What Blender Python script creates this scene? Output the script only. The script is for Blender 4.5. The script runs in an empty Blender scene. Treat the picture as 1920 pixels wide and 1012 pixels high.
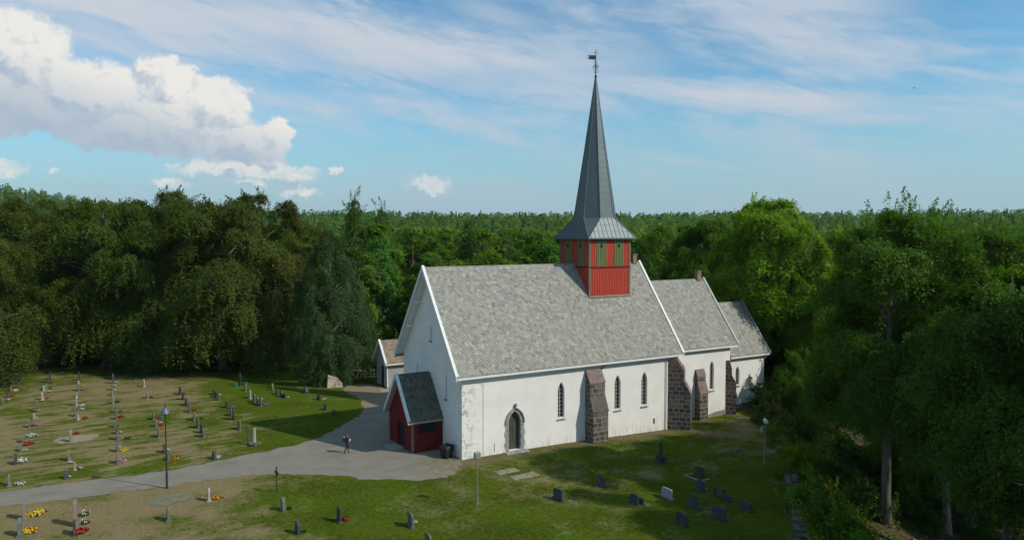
import bpy, bmesh, math, random
import numpy as np
from math import radians, sin, cos, pi
from mathutils import Vector, Matrix
from mathutils.geometry import tessellate_polygon

# ---------------------------------------------------------------- frame of reference
# world X runs east along the nave, world Y runs north, metres; origin = south-west corner of the nave
TH = 1.0416
OX, OY = -4.0753, 59.9565
UX, UY = sin(TH), cos(TH)
def srv(x, y):                      # survey frame (origin under the camera, y = view heading) -> world
    dx, dy = x-OX, y-OY
    return (dx*UX+dy*UY, -dx*UY+dy*UX)
CAMX, CAMY = srv(0, 0)
CAMH = 18.5

scene = bpy.context.scene
# ---------------------------------------------------------------- camera
cam_d = bpy.data.cameras.new('camera'); cam = bpy.data.objects.new('camera', cam_d)
scene.collection.objects.link(cam); scene.camera = cam
cam_d.sensor_width = 36.0; cam_d.lens = 36.0*1398.8/1920.0
cam_d.clip_start = 0.5; cam_d.clip_end = 9000
cam.location = (CAMX, CAMY, CAMH)
cam.rotation_euler = (pi/2-0.0501, 0, -(pi/2-math.atan2(UX, UY)))
# ---------------------------------------------------------------- sun, sky, exposure
SUN_EL = radians(38.5)
_a = radians(-69.0)                                   # heading of the shadows in the survey frame
_sx, _sy = sin(_a), cos(_a)
shx, shy = _sx*UX+_sy*UY, -_sx*UY+_sy*UX               # the same in world axes
sun_dir = Vector((-shx*cos(SUN_EL), -shy*cos(SUN_EL), sin(SUN_EL)))
sun_d = bpy.data.lights.new('sun', 'SUN'); sun_d.energy = 3.3; sun_d.angle = radians(0.6); sun_d.color = (1.0, 0.935, 0.82)
sun = bpy.data.objects.new('sun', sun_d); scene.collection.objects.link(sun)
sun.rotation_euler = sun_dir.to_track_quat('Z', 'Y').to_euler()
sun.location = (0, -20, 80)
scene.view_settings.view_transform = 'Standard'; scene.view_settings.look = 'None'
scene.view_settings.gamma = 1.0; scene.view_settings.exposure = 0.08
scene.cycles.use_denoising = True
scene.cycles.max_bounces = 5; scene.cycles.diffuse_bounces = 3; scene.cycles.glossy_bounces = 2
scene.cycles.transmission_bounces = 3; scene.cycles.transparent_max_bounces = 6
scene.cycles.sample_clamp_indirect = 4.0
scene.cycles.volume_bounces = 0
scene.cycles.use_adaptive_sampling = True; scene.cycles.adaptive_threshold = 0.02

# ---- small node helper
class NT:
    def __init__(s, nt): s.nt = nt; s.N = nt.nodes; s.L = nt.links
    def n(s, t, **kw):
        nd = s.N.new(t)
        for k, v in kw.items(): setattr(nd, k, v)
        return nd
    def put(s, sock, v):
        if isinstance(v, bpy.types.NodeSocket): s.L.new(v, sock)
        elif isinstance(v, (tuple, list)) and len(v) == 3 and len(getattr(sock, 'default_value', (0,))) == 4: sock.default_value = (*v, 1)
        else: sock.default_value = v
    def m(s, op, a, b=0.0, c=None, clamp=False):
        nd = s.n('ShaderNodeMath', operation=op, use_clamp=clamp); s.put(nd.inputs[0], a); s.put(nd.inputs[1], b)
        if c is not None: s.put(nd.inputs[2], c)
        return nd.outputs[0]
    def v(s, op, a, b=(0, 0, 0)):
        nd = s.n('ShaderNodeVectorMath', operation=op); s.put(nd.inputs[0], a)
        if op == 'SCALE': s.put(nd.inputs['Scale'], b)
        else: s.put(nd.inputs[1], b)
        return nd.outputs['Value'] if op in ('LENGTH', 'DOT_PRODUCT', 'DISTANCE') else nd.outputs[0]
    def mix(s, f, a, b, blend='MIX'):
        nd = s.n('ShaderNodeMix', data_type='RGBA', blend_type=blend); s.put(nd.inputs['Factor'], f)
        s.put(nd.inputs[6], a); s.put(nd.inputs[7], b); return nd.outputs[2]
    def noise(s, vec, scale, detail=4, rough=0.55, dist=0.0, dims='3D'):
        nd = s.n('ShaderNodeTexNoise', noise_dimensions=dims)
        if vec is not None: s.put(nd.inputs['Vector'], vec)
        nd.inputs['Scale'].default_value = scale; nd.inputs['Detail'].default_value = detail
        nd.inputs['Roughness'].default_value = rough; nd.inputs['Distortion'].default_value = dist
        return nd.outputs['Fac']
    def ss(s, x, a, b, lo=0.0, hi=1.0):
        nd = s.n('ShaderNodeMapRange', interpolation_type='SMOOTHSTEP'); s.put(nd.inputs[0], x)
        for i, q in enumerate((a, b, lo, hi)): nd.inputs[i+1].default_value = q
        return nd.outputs[0]
    def xyz(s, v):
        nd = s.n('ShaderNodeSeparateXYZ'); s.put(nd.inputs[0], v); return nd.outputs
    def cxyz(s, x, y, z):
        nd = s.n('ShaderNodeCombineXYZ')
        for i, q in enumerate((x, y, z)): s.put(nd.inputs[i], q)
        return nd.outputs[0]

world = bpy.data.worlds.new('World'); scene.world = world; world.use_nodes = True
W = NT(world.node_tree); W.N.clear()
_out = W.n('ShaderNodeOutputWorld'); _bg = W.n('ShaderNodeBackground'); _bg.inputs['Strength'].default_value = 0.115
_sky = W.n('ShaderNodeTexSky', sky_type='NISHITA', sun_disc=False)
_sky.sun_elevation = SUN_EL
_sky.sun_rotation = math.atan2(sun_dir.x, sun_dir.y)
_sky.altitude = 0; _sky.air_density = 1.0; _sky.dust_density = 0.6; _sky.ozone_density = 1.6
W.L.new(_bg.outputs[0], _out.inputs[0])
def sky_clouds():
    tc = W.n('ShaderNodeTexCoord'); d = W.v('NORMALIZE', tc.outputs['Generated'])
    x, y, z = W.xyz(d)
    # compass bearing (degrees, 0 = heading 30 deg east of north) and elevation (degrees)
    bx = W.m('ADD', W.m('MULTIPLY', x, UX), W.m('MULTIPLY', y, -UY)); by = W.m('ADD', W.m('MULTIPLY', x, UY), W.m('MULTIPLY', y, UX))
    az = W.m('MULTIPLY', W.m('ARCTAN2', bx, by), 57.2958)
    el = W.m('MULTIPLY', W.m('ARCSINE', z), 57.2958)
    p = W.cxyz(az, el, 0.0)
    # ---- high thin cloud: long streaks sinking to the east
    tilt = W.cxyz(W.m('ADD', W.m('MULTIPLY', az, 0.97), W.m('MULTIPLY', el, -0.25)), W.m('ADD', W.m('MULTIPLY', el, 1.0), W.m('MULTIPLY', az, 0.22)), 0.0)
    st = W.v('MULTIPLY', tilt, (0.045, 0.16, 1.0))
    n1 = W.noise(W.v('ADD', st, CIR1), 1.0, 6, 0.55, 0.6)
    st2 = W.v('MULTIPLY', tilt, (0.16, 0.75, 1.0))
    n2 = W.noise(W.v('ADD', st2, (8.1, 2.6, 0.0)), 1.0, 5, 0.6, 0.7)
    def band(az0, el0, slope, half, a0, a1, amt):
        c = W.m('ADD', W.m('MULTIPLY', W.m('SUBTRACT', az, az0), slope), el0)
        dd = W.m('ABSOLUTE', W.m('SUBTRACT', el, c))
        dd = W.m('ADD', dd, W.m('MULTIPLY', W.m('SUBTRACT', n2, 0.5), half*1.6))
        g = W.ss(dd, half, half*0.1)
        g = W.m('MULTIPLY', g, W.ss(az, a0-4, a0+4)); g = W.m('MULTIPLY', g, W.ss(az, a1+5, a1-5))
        return W.m('MULTIPLY', g, amt)
    b = band(-12, 13.6, -0.10, 4.2, -40, 10, 1.0)
    for t in BANDS: b = W.m('MAXIMUM', b, band(*t))
    cir = W.m('ADD', W.m('MULTIPLY', n1, 1.0), W.m('MULTIPLY', n2, 0.35))
    cirm = W.ss(cir, 0.56, 0.90, 0.0, 0.85)
    mod = W.ss(cir, 0.40, 0.72, 0.45, 1.0)
    thin = W.m('MAXIMUM', cirm, W.m('MULTIPLY', b, mod), clamp=True)
    blue = W.v('MULTIPLY', _sky.outputs[0], (0.60, 1.01, 1.11))
    col = W.mix(thin, blue, CIRCOL)
    # paler towards the horizon
    hz = W.ss(el, 11.0, 0.5, 0.0, 0.85)
    col = W.mix(hz, col, HZCOL)
    # ---- cumulus, each a heap of lobes
    nw = W.n('ShaderNodeTexNoise'); W.put(nw.inputs['Vector'], p); nw.inputs['Scale'].default_value = 0.33; nw.inputs['Detail'].default_value = 9; nw.inputs['Roughness'].default_value = 0.62
    off = W.v('SCALE', W.v('SUBTRACT', nw.outputs['Color'], (0.5, 0.5, 0.5)), 2.7)
    nw2 = W.n('ShaderNodeTexNoise'); W.put(nw2.inputs['Vector'], p); nw2.inputs['Scale'].default_value = 1.3; nw2.inputs['Detail'].default_value = 5; nw2.inputs['Roughness'].default_value = 0.6
    off = W.v('ADD', off, W.v('SCALE', W.v('SUBTRACT', nw2.outputs['Color'], (0.5, 0.5, 0.5)), 1.1))
    pw = W.v('ADD', p, off)
    def heap(pp, lobes):
        m = None
        for a, e, ra, re in lobes:
            q = W.v('LENGTH', W.v('MULTIPLY', W.v('SUBTRACT', pp, (a, e, 0.0)), (1/ra, 1/re, 0.0)))
            q = W.m('SUBTRACT', 1.0, q)
            m = q if m is None else W.m('SMOOTH_MAX', m, q, 0.12)
        return m
    hm = heap(pw, LOBES)
    ph = W.v('ADD', pw, (0.55, 0.75, 0.0))
    hm2 = heap(ph, LOBES)
    bill0 = W.noise(pw, 0.9, 6, 0.65)
    soft = W.ss(el, 5.0, 4.2); crisp = W.ss(hm, -0.03, 0.20)
    mask = W.m('ADD', W.m('MULTIPLY', crisp, W.m('SUBTRACT', 1.0, soft)), W.m('MULTIPLY', W.m('MULTIPLY', W.ss(hm, -0.08, 0.55), W.ss(bill0, 0.35, 0.6, 0.45, 0.9)), soft))
    lit = W.m('ADD', W.m('MULTIPLY', W.m('SUBTRACT', hm, hm2), 1.6), 0.78)
    bill = W.noise(pw, 0.55, 5, 0.6)
    bill2 = W.noise(W.v('ADD', pw, (0.5, 0.6, 0.0)), 0.55, 5, 0.6)
    lit = W.m('ADD', lit, W.m('MULTIPLY', W.m('SUBTRACT', bill, bill2), 2.8), clamp=True)
    base = W.m('ADD', W.m('MULTIPLY', az, -0.22), -0.2)          # level of the cloud bases falls eastward (perspective)
    low = W.ss(W.m('SUBTRACT', el, base), 0.3, 5.0, 0.0, 1.0)
    low = W.m('MAXIMUM', low, W.m('MULTIPLY', W.ss(el, 5.6, 4.6), 0.8))
    litf = W.m('MULTIPLY', lit, W.m('ADD', W.m('MULTIPLY', low, 0.85), 0.15))
    cc = W.mix(litf, CUSHADE, CULIT)
    dens = W.m('MULTIPLY', mask, W.ss(W.noise(pw, 0.25, 3, 0.5), 0.2, 0.5, 0.8, 1.0))
    col = W.mix(dens, col, cc)
    W.L.new(col, _bg.inputs['Color'])
CIR1 = (3.2, 7.9, 0.0)
CIRCOL = (4.7, 5.15, 5.75); HZCOL = (2.95, 4.2, 4.95); CUSHADE = (3.35, 4.15, 5.05); CULIT = (7.0, 6.85, 6.5)
def _pe(px, py): return math.degrees(math.atan((px-960)/1399)), math.degrees(math.atan((436-py)/1399))
BANDS = []
for ax, ay, bx_, by_, h, am in ((1060, 150, 1620, 225, 1.5, 1.1), (1480, 235, 1760, 250, .9, .7), (1180, 290, 1430, 330, .6, .6), (1350, 20, 1660, 60, 2.0, .8), (1200, 185, 1500, 225, 1.0, .8),
                                (1460, 125, 1640, 180, .5, .6), (1700, 240, 1930, 280, 1.4, .45), (1760, 118, 1860, 128, .4, .4), (380, 20, 620, 45, 1.6, .8),
                                (860, 20, 1010, 60, 1.4, .6), (60, 40, 560, 90, 2.4, .6), (480, 225, 670, 245, .6, .5)):
    a0, e0 = _pe(ax, ay); a1, e1 = _pe(bx_, by_)
    BANDS.append(((a0+a1)/2, (e0+e1)/2, (e1-e0)/(a1-a0), h, a0, a1, am))
LOBES = []
for px, py, rx, ry in ((-20, 232, 165, 62), (42, 160, 84, 72), (130, 212, 48, 48), (320, 245, 140, 70), (320, 185, 50, 50), (400, 215, 70, 55), (240, 265, 130, 45),
                       (110, 245, 150, 40), (470, 290, 75, 45), (522, 262, 27, 36), (545, 330, 60, 22), (800, 352, 50, 20), (325, 356, 34, 12), (5, 332, 34, 20),
                       (112, 332, 15, 5), (560, 362, 45, 12), (630, 326, 14, 6), (470, 350, 40, 8), (440, 330, 120, 18), (180, 215, 120, 60)):
    a, e = _pe(px, py); LOBES.append((a, e, rx/1399*57.3, ry/1399*57.3))
sky_clouds()

# ================================================================ materials
def newmat(name):
    m = bpy.data.materials.new(name); m.use_nodes = True
    t = NT(m.node_tree); t.N.clear()
    out = t.n('ShaderNodeOutputMaterial'); b = t.n('ShaderNodeBsdfPrincipled'); t.L.new(b.outputs[0], out.inputs[0])
    b.inputs['Specular IOR Level'].default_value = 0.3
    return m, t, b, out
def bump(t, b, h, strength, dist=0.02):
    nd = t.n('ShaderNodeBump'); nd.inputs['Strength'].default_value = strength; nd.inputs['Distance'].default_value = dist
    t.put(nd.inputs['Height'], h); t.L.new(nd.outputs[0], b.inputs['Normal'])
def geopos(t): return t.n('ShaderNodeNewGeometry').outputs['Position']
def simple(name, c1, c2=None, scale=3.0, rough=0.8, bmp=0.3, stretch=(1, 1, 1), metal=0.0, tone=False, detail=5):
    m, t, b, _ = newmat(name); c2 = c2 or tuple(x*0.75 for x in c1)
    p = t.v('MULTIPLY', geopos(t), stretch); n = t.noise(p, scale, detail, 0.6)
    f = t.ss(n, 0.3, 0.7)
    col = t.mix(f, c1, c2)
    if tone:
        a = t.n('ShaderNodeAttribute', attribute_name='tone'); k = t.m('ADD', t.m('MULTIPLY', a.outputs['Fac'], 0.7), 0.65)
        col = t.v('SCALE', col, k)
    t.L.new(col, b.inputs['Base Color']); b.inputs['Roughness'].default_value = rough; b.inputs['Metallic'].default_value = metal
    if bmp: bump(t, b, n, bmp)
    return m
M = {}
def mk_mats():
    # lime-washed wall: thin dirt veils, flaked patches near the south-west corner and the foot
    m, t, b, _ = newmat('limewash'); P = geopos(t); x, y, z = t.xyz(P)
    n = t.noise(P, 0.6, 6, 0.6); n2 = t.noise(t.v('MULTIPLY', P, (1, 1, .35)), 2.2, 6, 0.65); n3 = t.noise(P, 7.0, 5, 0.6)
    col = t.mix(t.ss(n, .35, .7), (.80, .775, .73), (.73, .71, .67))
    col = t.mix(t.ss(n2, .60, .85, 0, .28), col, (.50, .48, .43))
    foot = t.ss(z, 1.3, -.3, 0, 1)
    col = t.mix(t.m('MULTIPLY', foot, t.ss(n2, .40, .62, 0, .55)), col, (.42, .40, .34))
    corner = t.m('MULTIPLY', t.m('MULTIPLY', t.ss(x, 1.9, 0.1), t.ss(y, .5, 0.0)), t.ss(z, 6.6, 5.9))
    fl = t.m('MULTIPLY', t.ss(t.noise(t.v('MULTIPLY', P, (1, 1, 1.5)), 1.5, 6, .66), .51, .57), corner)
    col = t.mix(t.m('MULTIPLY', fl, .8), col, t.mix(n3, (.20, .20, .20), (.52, .50, .46)))
    t.L.new(col, b.inputs['Base Color']); b.inputs['Roughness'].default_value = .92
    bump(t, b, t.m('ADD', t.m('MULTIPLY', n, .6), t.m('MULTIPLY', n3, .25)), .45, .06)
    M['lime'] = m
    # slates
    def slate(name, ca, cb, moss, mossamt):
        m, t, b, _ = newmat(name); P = geopos(t)
        a = t.n('ShaderNodeAttribute', attribute_name='tone').outputs['Fac']
        n = t.noise(P, .35, 5, .6); n2 = t.noise(P, 4.0, 5, .6)
        col = t.mix(a, ca, cb)
        col = t.mix(t.ss(n2, .5, .75, 0, .25), col, tuple(min(1, q*1.35) for q in cb))
        col = t.mix(t.m('MULTIPLY', t.ss(n, .3, .8), mossamt*.7), col, moss)
        streak = t.noise(t.v('MULTIPLY', P, (2.2, .25, .25)), 1.0, 4, .6)
        col = t.mix(t.ss(streak, .5, .75, 0, .15), col, tuple(q*.55 for q in ca))
        t.L.new(col, b.inputs['Base Color']); b.inputs['Roughness'].default_value = .7
        bump(t, b, n2, .3, .02); return m
    M['slate'] = slate('grey_slate', (.18, .175, .15), (.395, .385, .335), (.26, .265, .20), .4)
    M['slate_dark'] = slate('mossy_slate', (.055, .058, .046), (.165, .165, .135), (.075, .09, .045), .6)
    M['slate_brown'] = slate('brown_slate', (.12, .10, .075), (.30, .26, .20), (.34, .22, .10), .5)
    # masonry of the buttresses: irregular courses in a pale joint
    m, t, b, _ = newmat('granite_masonry')
    uv = t.n('ShaderNodeTexCoord').outputs['UV']
    nz = t.n('ShaderNodeTexNoise'); t.put(nz.inputs['Vector'], uv); nz.inputs['Scale'].default_value = 1.6; nz.inputs['Detail'].default_value = 3
    uvd = t.v('ADD', uv, t.v('SCALE', t.v('SUBTRACT', nz.outputs['Color'], (.5, .5, .5)), .26))
    br = t.n('ShaderNodeTexBrick'); t.put(br.inputs['Vector'], uvd); br.offset = .5; br.squash = .8; br.squash_frequency = 3
    br.inputs['Scale'].default_value = 1.0; br.inputs['Brick Width'].default_value = .68; br.inputs['Row Height'].default_value = .42
    br.inputs['Mortar Size'].default_value = .034; br.inputs['Mortar Smooth'].default_value = .25; br.inputs['Bias'].default_value = -.1
    br.inputs['Color1'].default_value = (.058, .048, .040, 1); br.inputs['Color2'].default_value = (.17, .14, .115, 1); br.inputs['Mortar'].default_value = (.28, .255, .215, 1)
    n = t.noise(geopos(t), 6, 5, .65)
    col = t.mix(t.ss(n, .45, .75, 0, .5), br.outputs['Color'], (.24, .20, .17), 'MIX')
    zz = t.xyz(geopos(t))[2]
    col = t.mix(t.m('MULTIPLY', t.ss(zz, 4.2, 5.4), t.ss(t.noise(geopos(t), 1.3, 3, .5), .4, .6, 0, .35)), col, (.30, .17, .14))
    t.L.new(col, b.inputs['Base Color']); b.inputs['Roughness'].default_value = .9
    bump(t, b, t.m('ADD', t.m('MULTIPLY', br.outputs['Fac'], -1.0), t.m('MULTIPLY', n, .6)), .8, .05)
    M['masonry'] = m
    M['darkcap'] = simple('weathered_capstone', (.13, .115, .10), (.08, .072, .062), 3.0, .85, .5)
    M['capstone'] = simple('red_capstone', (.27, .19, .165), (.14, .12, .105), 3.0, .85, .5)
    M['plinth'] = simple('rubble_plinth', (.34, .30, .26), (.14, .12, .10), 2.2, .9, 1.0)
    M['soapstone'] = simple('soapstone', (.38, .38, .35), (.17, .17, .155), 3.5, .85, .6)
    M['white'] = simple('white_paint', (.76, .76, .74), (.66, .66, .64), 4, .6, .1)
    M['red'] = simple('red_boards', (.52, .066, .036), (.40, .05, .028), 1.6, .7, .15, (3, 3, .5))
    M['red_dark'] = simple('dark_red_boards', (.17, .009, .009), (.11, .008, .007), 1.6, .7, .15, (3, 3, .5))
    M['green'] = simple('green_boards', (.17, .19, .075), (.13, .15, .06), 2, .7, .15, (3, 3, .5))
    M['olive'] = simple('ochre_trim', (.20, .17, .10), (.15, .13, .08), 2, .7, .15)
    # zinc spire
    m, t, b, _ = newmat('spire_metal'); P = geopos(t)
    n = t.noise(t.v('MULTIPLY', P, (1, 1, .4)), 1.3, 6, .6); n2 = t.noise(P, 12, 3, .5)
    z = t.xyz(P)[2]
    ring = t.m('FRACT', t.m('MULTIPLY', z, 1/.62)); ring = t.ss(ring, .0, .06, .0, 1.)
    col = t.mix(n, (.075, .105, .115), (.14, .17, .168)); col = t.mix(ring, (.085, .11, .12), col)
    t.L.new(col, b.inputs['Base Color']); b.inputs['Roughness'].default_value = .5; b.inputs['Metallic'].default_value = .35
    bump(t, b, ring, .3, .02); M['zinc'] = m
    M['iron'] = simple('black_iron', (.025, .03, .035), (.045, .045, .05), 8, .55, .1, metal=.3)
    M['galv'] = simple('galvanised_steel', (.33, .34, .34), (.26, .27, .27), 6, .45, .1, metal=.4)
    M['dark'] = simple('dark_opening', (.012, .012, .012), (.018, .016, .014), 4, .8, 0)
    M['doorwood'] = simple('grey_green_door_boards', (.085, .095, .07), (.045, .05, .04), 3, .8, .4, (3, 3, .4))
    M['brick'] = simple('chimney_brick', (.26, .20, .14), (.15, .12, .09), 5, .9, .5)
    M['plastic'] = simple('black_plastic', (.015, .016, .016), (.025, .025, .025), 3, .5, .1)
    M['greyboard'] = simple('grey_boards', (.36, .355, .34), (.28, .28, .27), 2, .8, .2, (3, 3, .4))
    M['sandstone'] = simple('pale_boulder', (.58, .48, .37), (.44, .36, .27), 1.2, .9, .8)
    M['concrete'] = simple('pale_concrete', (.34, .33, .29), (.24, .23, .20), 3, .9, .4)
    M['flat_stone'] = simple('lichened_slab', (.30, .29, .19), (.13, .16, .07), 2.5, .9, .6)
    M['poor_soil'] = simple('thin_gravelly_turf', (.21, .205, .13), (.12, .135, .06), 1.8, .95, .6)
    M['sandy'] = simple('sandy_soil', (.31, .265, .17), (.24, .20, .115), 1.5, .95, .5)
    M['rock'] = simple('field_stone', (.13, .12, .09), (.05, .052, .035), 2.2, .95, .8, tone=True)
    m, t, b, _ = newmat('leaded_glass'); n = t.noise(geopos(t), 3, 2)
    t.L.new(t.mix(n, (.02, .022, .022), (.05, .05, .048)), b.inputs['Base Color']); b.inputs['Roughness'].default_value = .18; b.inputs['Specular IOR Level'].default_value = .5; M['glass'] = m
    M['frame'] = simple('grey_window_frame', (.42, .42, .40), (.34, .34, .33), 5, .6, .1)
    M['blue_shade'] = simple('blue_grey_lamp_shade', (.10, .13, .20), (.08, .10, .15), 4, .4, 0)
    # bark
    M['bark'] = simple('bark', (.17, .15, .12), (.07, .06, .045), 3.0, .95, .9, (1, 1, .25))
    M['bark_pale'] = simple('pale_bark', (.26, .23, .19), (.12, .11, .09), 3.0, .95, .8, (1, 1, .3))
    # leaves: hue from the object's own colour, lighter and darker sprays from 'tone'
    m = bpy.data.materials.new('leaves'); m.use_nodes = True; t = NT(m.node_tree); t.N.clear()
    out = t.n('ShaderNodeOutputMaterial'); oi = t.n('ShaderNodeObjectInfo'); a = t.n('ShaderNodeAttribute', attribute_name='tone').outputs['Fac']
    col = t.v('SCALE', oi.outputs['Color'], t.m('ADD', t.m('MULTIPLY', a, 1.0), .45))
    col = t.mix(t.ss(a, .55, 1.0, 0, .35), col, t.v('MULTIPLY', col, (1.5, 1.15, .7)))
    d = t.n('ShaderNodeBsdfDiffuse'); tr = t.n('ShaderNodeBsdfTranslucent'); g = t.n('ShaderNodeBsdfGlossy'); g.inputs['Roughness'].default_value = .55
    t.L.new(col, d.inputs['Color']); t.L.new(t.v('MULTIPLY', col, (1.25, 1.3, .6)), tr.inputs['Color']); g.inputs['Color'].default_value = (.5, .5, .5, 1)
    m1 = t.n('ShaderNodeMixShader'); m1.inputs[0].default_value = .46; t.L.new(d.outputs[0], m1.inputs[1]); t.L.new(tr.outputs[0], m1.inputs[2])
    m2 = t.n('ShaderNodeMixShader'); m2.inputs[0].default_value = .02; t.L.new(m1.outputs[0], m2.inputs[1]); t.L.new(g.outputs[0], m2.inputs[2])
    t.L.new(m2.outputs[0], out.inputs[0]); M['leaf'] = m
    # petals: object's own colour
    m, t, b, _ = newmat('petals'); oi = t.n('ShaderNodeObjectInfo'); a = t.n('ShaderNodeAttribute', attribute_name='tone').outputs['Fac']
    t.L.new(t.v('SCALE', oi.outputs['Color'], t.m('ADD', t.m('MULTIPLY', a, .6), .7)), b.inputs['Base Color']); b.inputs['Roughness'].default_value = .6; M['petal'] = m
    # gravestone granite: object's own colour
    m, t, b, _ = newmat('grave_granite'); oi = t.n('ShaderNodeObjectInfo'); P = t.n('ShaderNodeTexCoord').outputs['Object']
    n = t.noise(P, 14, 4, .7); n2 = t.noise(t.v('ADD', P, t.cxyz(t.m('MULTIPLY', oi.outputs['Random'], 30), 0, 0)), 2.2, 5, .6)
    col = t.v('SCALE', oi.outputs['Color'], t.m('ADD', t.m('MULTIPLY', n, .7), .65))
    col = t.mix(t.ss(n2, .5, .72, 0, .5), col, (.20, .20, .14))
    t.L.new(col, b.inputs['Base Color']); b.inputs['Roughness'].default_value = .65; bump(t, b, n2, .3, .03); M['granite'] = m
    M['cloth'] = simple('black_cloth', (.012, .013, .016), (.02, .02, .022), 12, .9, .2)
    M['skin'] = simple('skin', (.45, .27, .20), (.42, .25, .18), 5, .6, 0)
    M['hair'] = simple('reddish_hair', (.16, .05, .025), (.10, .035, .02), 20, .7, .3)
    M['gravel'] = None
    # gravel path
    m, t, b, _ = newmat('gravel'); P = geopos(t)
    n = t.noise(P, .5, 6, .6); n2 = t.noise(P, 9, 5, .7)
    col = t.mix(t.ss(n, .3, .7), (.225, .21, .165), (.17, .158, .125)); col = t.mix(t.ss(n2, .35, .75, 0, .6), col, (.30, .28, .225))
    x, y, z = t.xyz(P)
    edge = t.m('MULTIPLY', t.m('MULTIPLY', t.ss(x, -6.0, -1.5), t.ss(y, 3.2, .5)), t.ss(t.noise(P, 1.6, 5, .65), .42, .56)); col = t.mix(t.m('MULTIPLY', edge, .85), col, (.17, .145, .05))
    rut = t.noise(t.v('MULTIPLY', P, (.18, 1.3, 1)), 1.0, 4, .6); col = t.mix(t.ss(rut, .5, .72, 0, .4), col, (.13, .125, .10))
    col = t.mix(t.m('MULTIPLY', t.ss(y, 19, 24), .75), col, (.25, .18, .10))
    t.L.new(col, b.inputs['Base Color']); b.inputs['Roughness'].default_value = .95; bump(t, b, n2, .6, .03); M['gravel'] = m
mk_mats()

# ---- ground: mown lawn, parched strips in the burial ground, leaf litter under the trees
def ground_mat():
    m, t, b, _ = newmat('lawn'); P = geopos(t); x, y, z = t.xyz(P)
    big = t.noise(P, .055, 4, .55); mid = t.noise(P, .35, 5, .6); fine = t.noise(P, 2.6, 5, .68); vf = t.noise(P, 11, 4, .7)
    strip = t.noise(t.v('MULTIPLY', P, (.16, .85, 1)), 1.0, 5, .62)
    strip2 = t.noise(t.v('MULTIPLY', t.v('ADD', P, (7, 3, 0)), (.35, 2.2, 1)), 1.0, 4, .6)
    g = t.mix(t.ss(fine, .3, .7), GR1, GR2)
    g = t.mix(t.ss(mid, .50, .66, 0, .85), g, GR3); g = t.mix(t.ss(vf, .35, .7, 0, .35), g, (.12, .14, .03))
    # how parched: strong in the burial ground, patchy elsewhere
    reg = t.m('MULTIPLY', t.ss(x, -11, -19), t.ss(y, 58, 48))
    reg2 = t.m('MULTIPLY', t.ss(x, -21, -26), t.ss(y, 6, 3))
    dry = t.m('ADD', t.m('MULTIPLY', reg, .28), t.m('MULTIPLY', reg2, .16))
    cem = t.m('ADD', t.m('MULTIPLY', t.m('MULTIPLY', t.ss(x, -9, -15), t.ss(y, 6, 10)), .85), .15)
    dry = t.m('ADD', dry, t.m('MULTIPLY', t.m('MULTIPLY', t.m('SUBTRACT', strip, .5), 1.3), cem))
    dry = t.m('ADD', dry, t.m('MULTIPLY', t.m('MULTIPLY', t.m('SUBTRACT', strip2, .5), 1.5), cem))
    dry = t.m('ADD', dry, t.m('MULTIPLY', t.m('SUBTRACT', mid, .5), 1.1))
    dry = t.m('ADD', dry, t.m('MULTIPLY', t.m('SUBTRACT', big, .5), 1.2))
    rim = t.m('MULTIPLY', t.ss(t.m('ABSOLUTE', t.m('SUBTRACT', y, 11.4)), 5.0, 1.0), t.ss(x, -8, -13))
    dry = t.m('SUBTRACT', dry, t.m('MULTIPLY', rim, .22))
    dry = t.m('ADD', dry, t.m('MULTIPLY', t.m('SUBTRACT', fine, .5), .5)); d = t.ss(dry, .02, .40)
    dcol = t.mix(t.ss(vf, .3, .7), (.29, .225, .12), (.20, .155, .075)); dcol = t.mix(t.ss(mid, .5, .7, 0, .5), dcol, (.28, .205, .12))
    col = t.mix(t.m('MULTIPLY', d, .92), g, dcol); col = t.v('SCALE', col, t.m('ADD', t.m('MULTIPLY', t.noise(P, 5.5, 6, .75), 1.1), .45))
    # trodden strip along the foot of the south wall
    foot = t.m('MULTIPLY', t.m('MULTIPLY', t.ss(y, -2.6, -.9), t.ss(x, 26, 21)), t.m('MULTIPLY', t.ss(x, -4.5, -2.5), t.ss(y, 1.5, .5)))
    ft = t.m('MULTIPLY', foot, t.ss(t.m('ADD', mid, t.m('MULTIPLY', fine, .5)), .54, .74))
    col = t.mix(t.m('MULTIPLY', ft, .9), col, t.mix(fine, (.22, .16, .10), (.13, .12, .05)))
    # leaf litter east of the boundary wall and under the woods
    w = t.m('ADD', t.m('MULTIPLY', x, 1.0), 0.0)
    lit = t.m('MAXIMUM', t.ss(t.m('ADD', x, t.m('MULTIPLY', y, EKY)), EK0, EK0+2.0), t.ss(y, 62, 68))
    lcol = t.mix(t.ss(mid, .42, .62), (.085, .058, .035), (.04, .05, .018)); lcol = t.mix(t.ss(fine, .5, .75, 0, .7), lcol, (.24, .18, .11))
    far = t.ss(t.v('LENGTH', P), 130, 220); lcol = t.mix(far, lcol, (.03, .05, .015))
    col = t.mix(lit, col, lcol)
    t.L.new(col, b.inputs['Base Color']); b.inputs['Roughness'].default_value = 1.0; b.inputs['Specular IOR Level'].default_value = 0
    bump(t, b, t.m('ADD', fine, t.m('MULTIPLY', vf, .6)), .8, .12)
    return m
GR1 = (.046, .078, .004); GR2 = (.098, .132, .010); GR3 = (.050, .135, .004)
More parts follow.
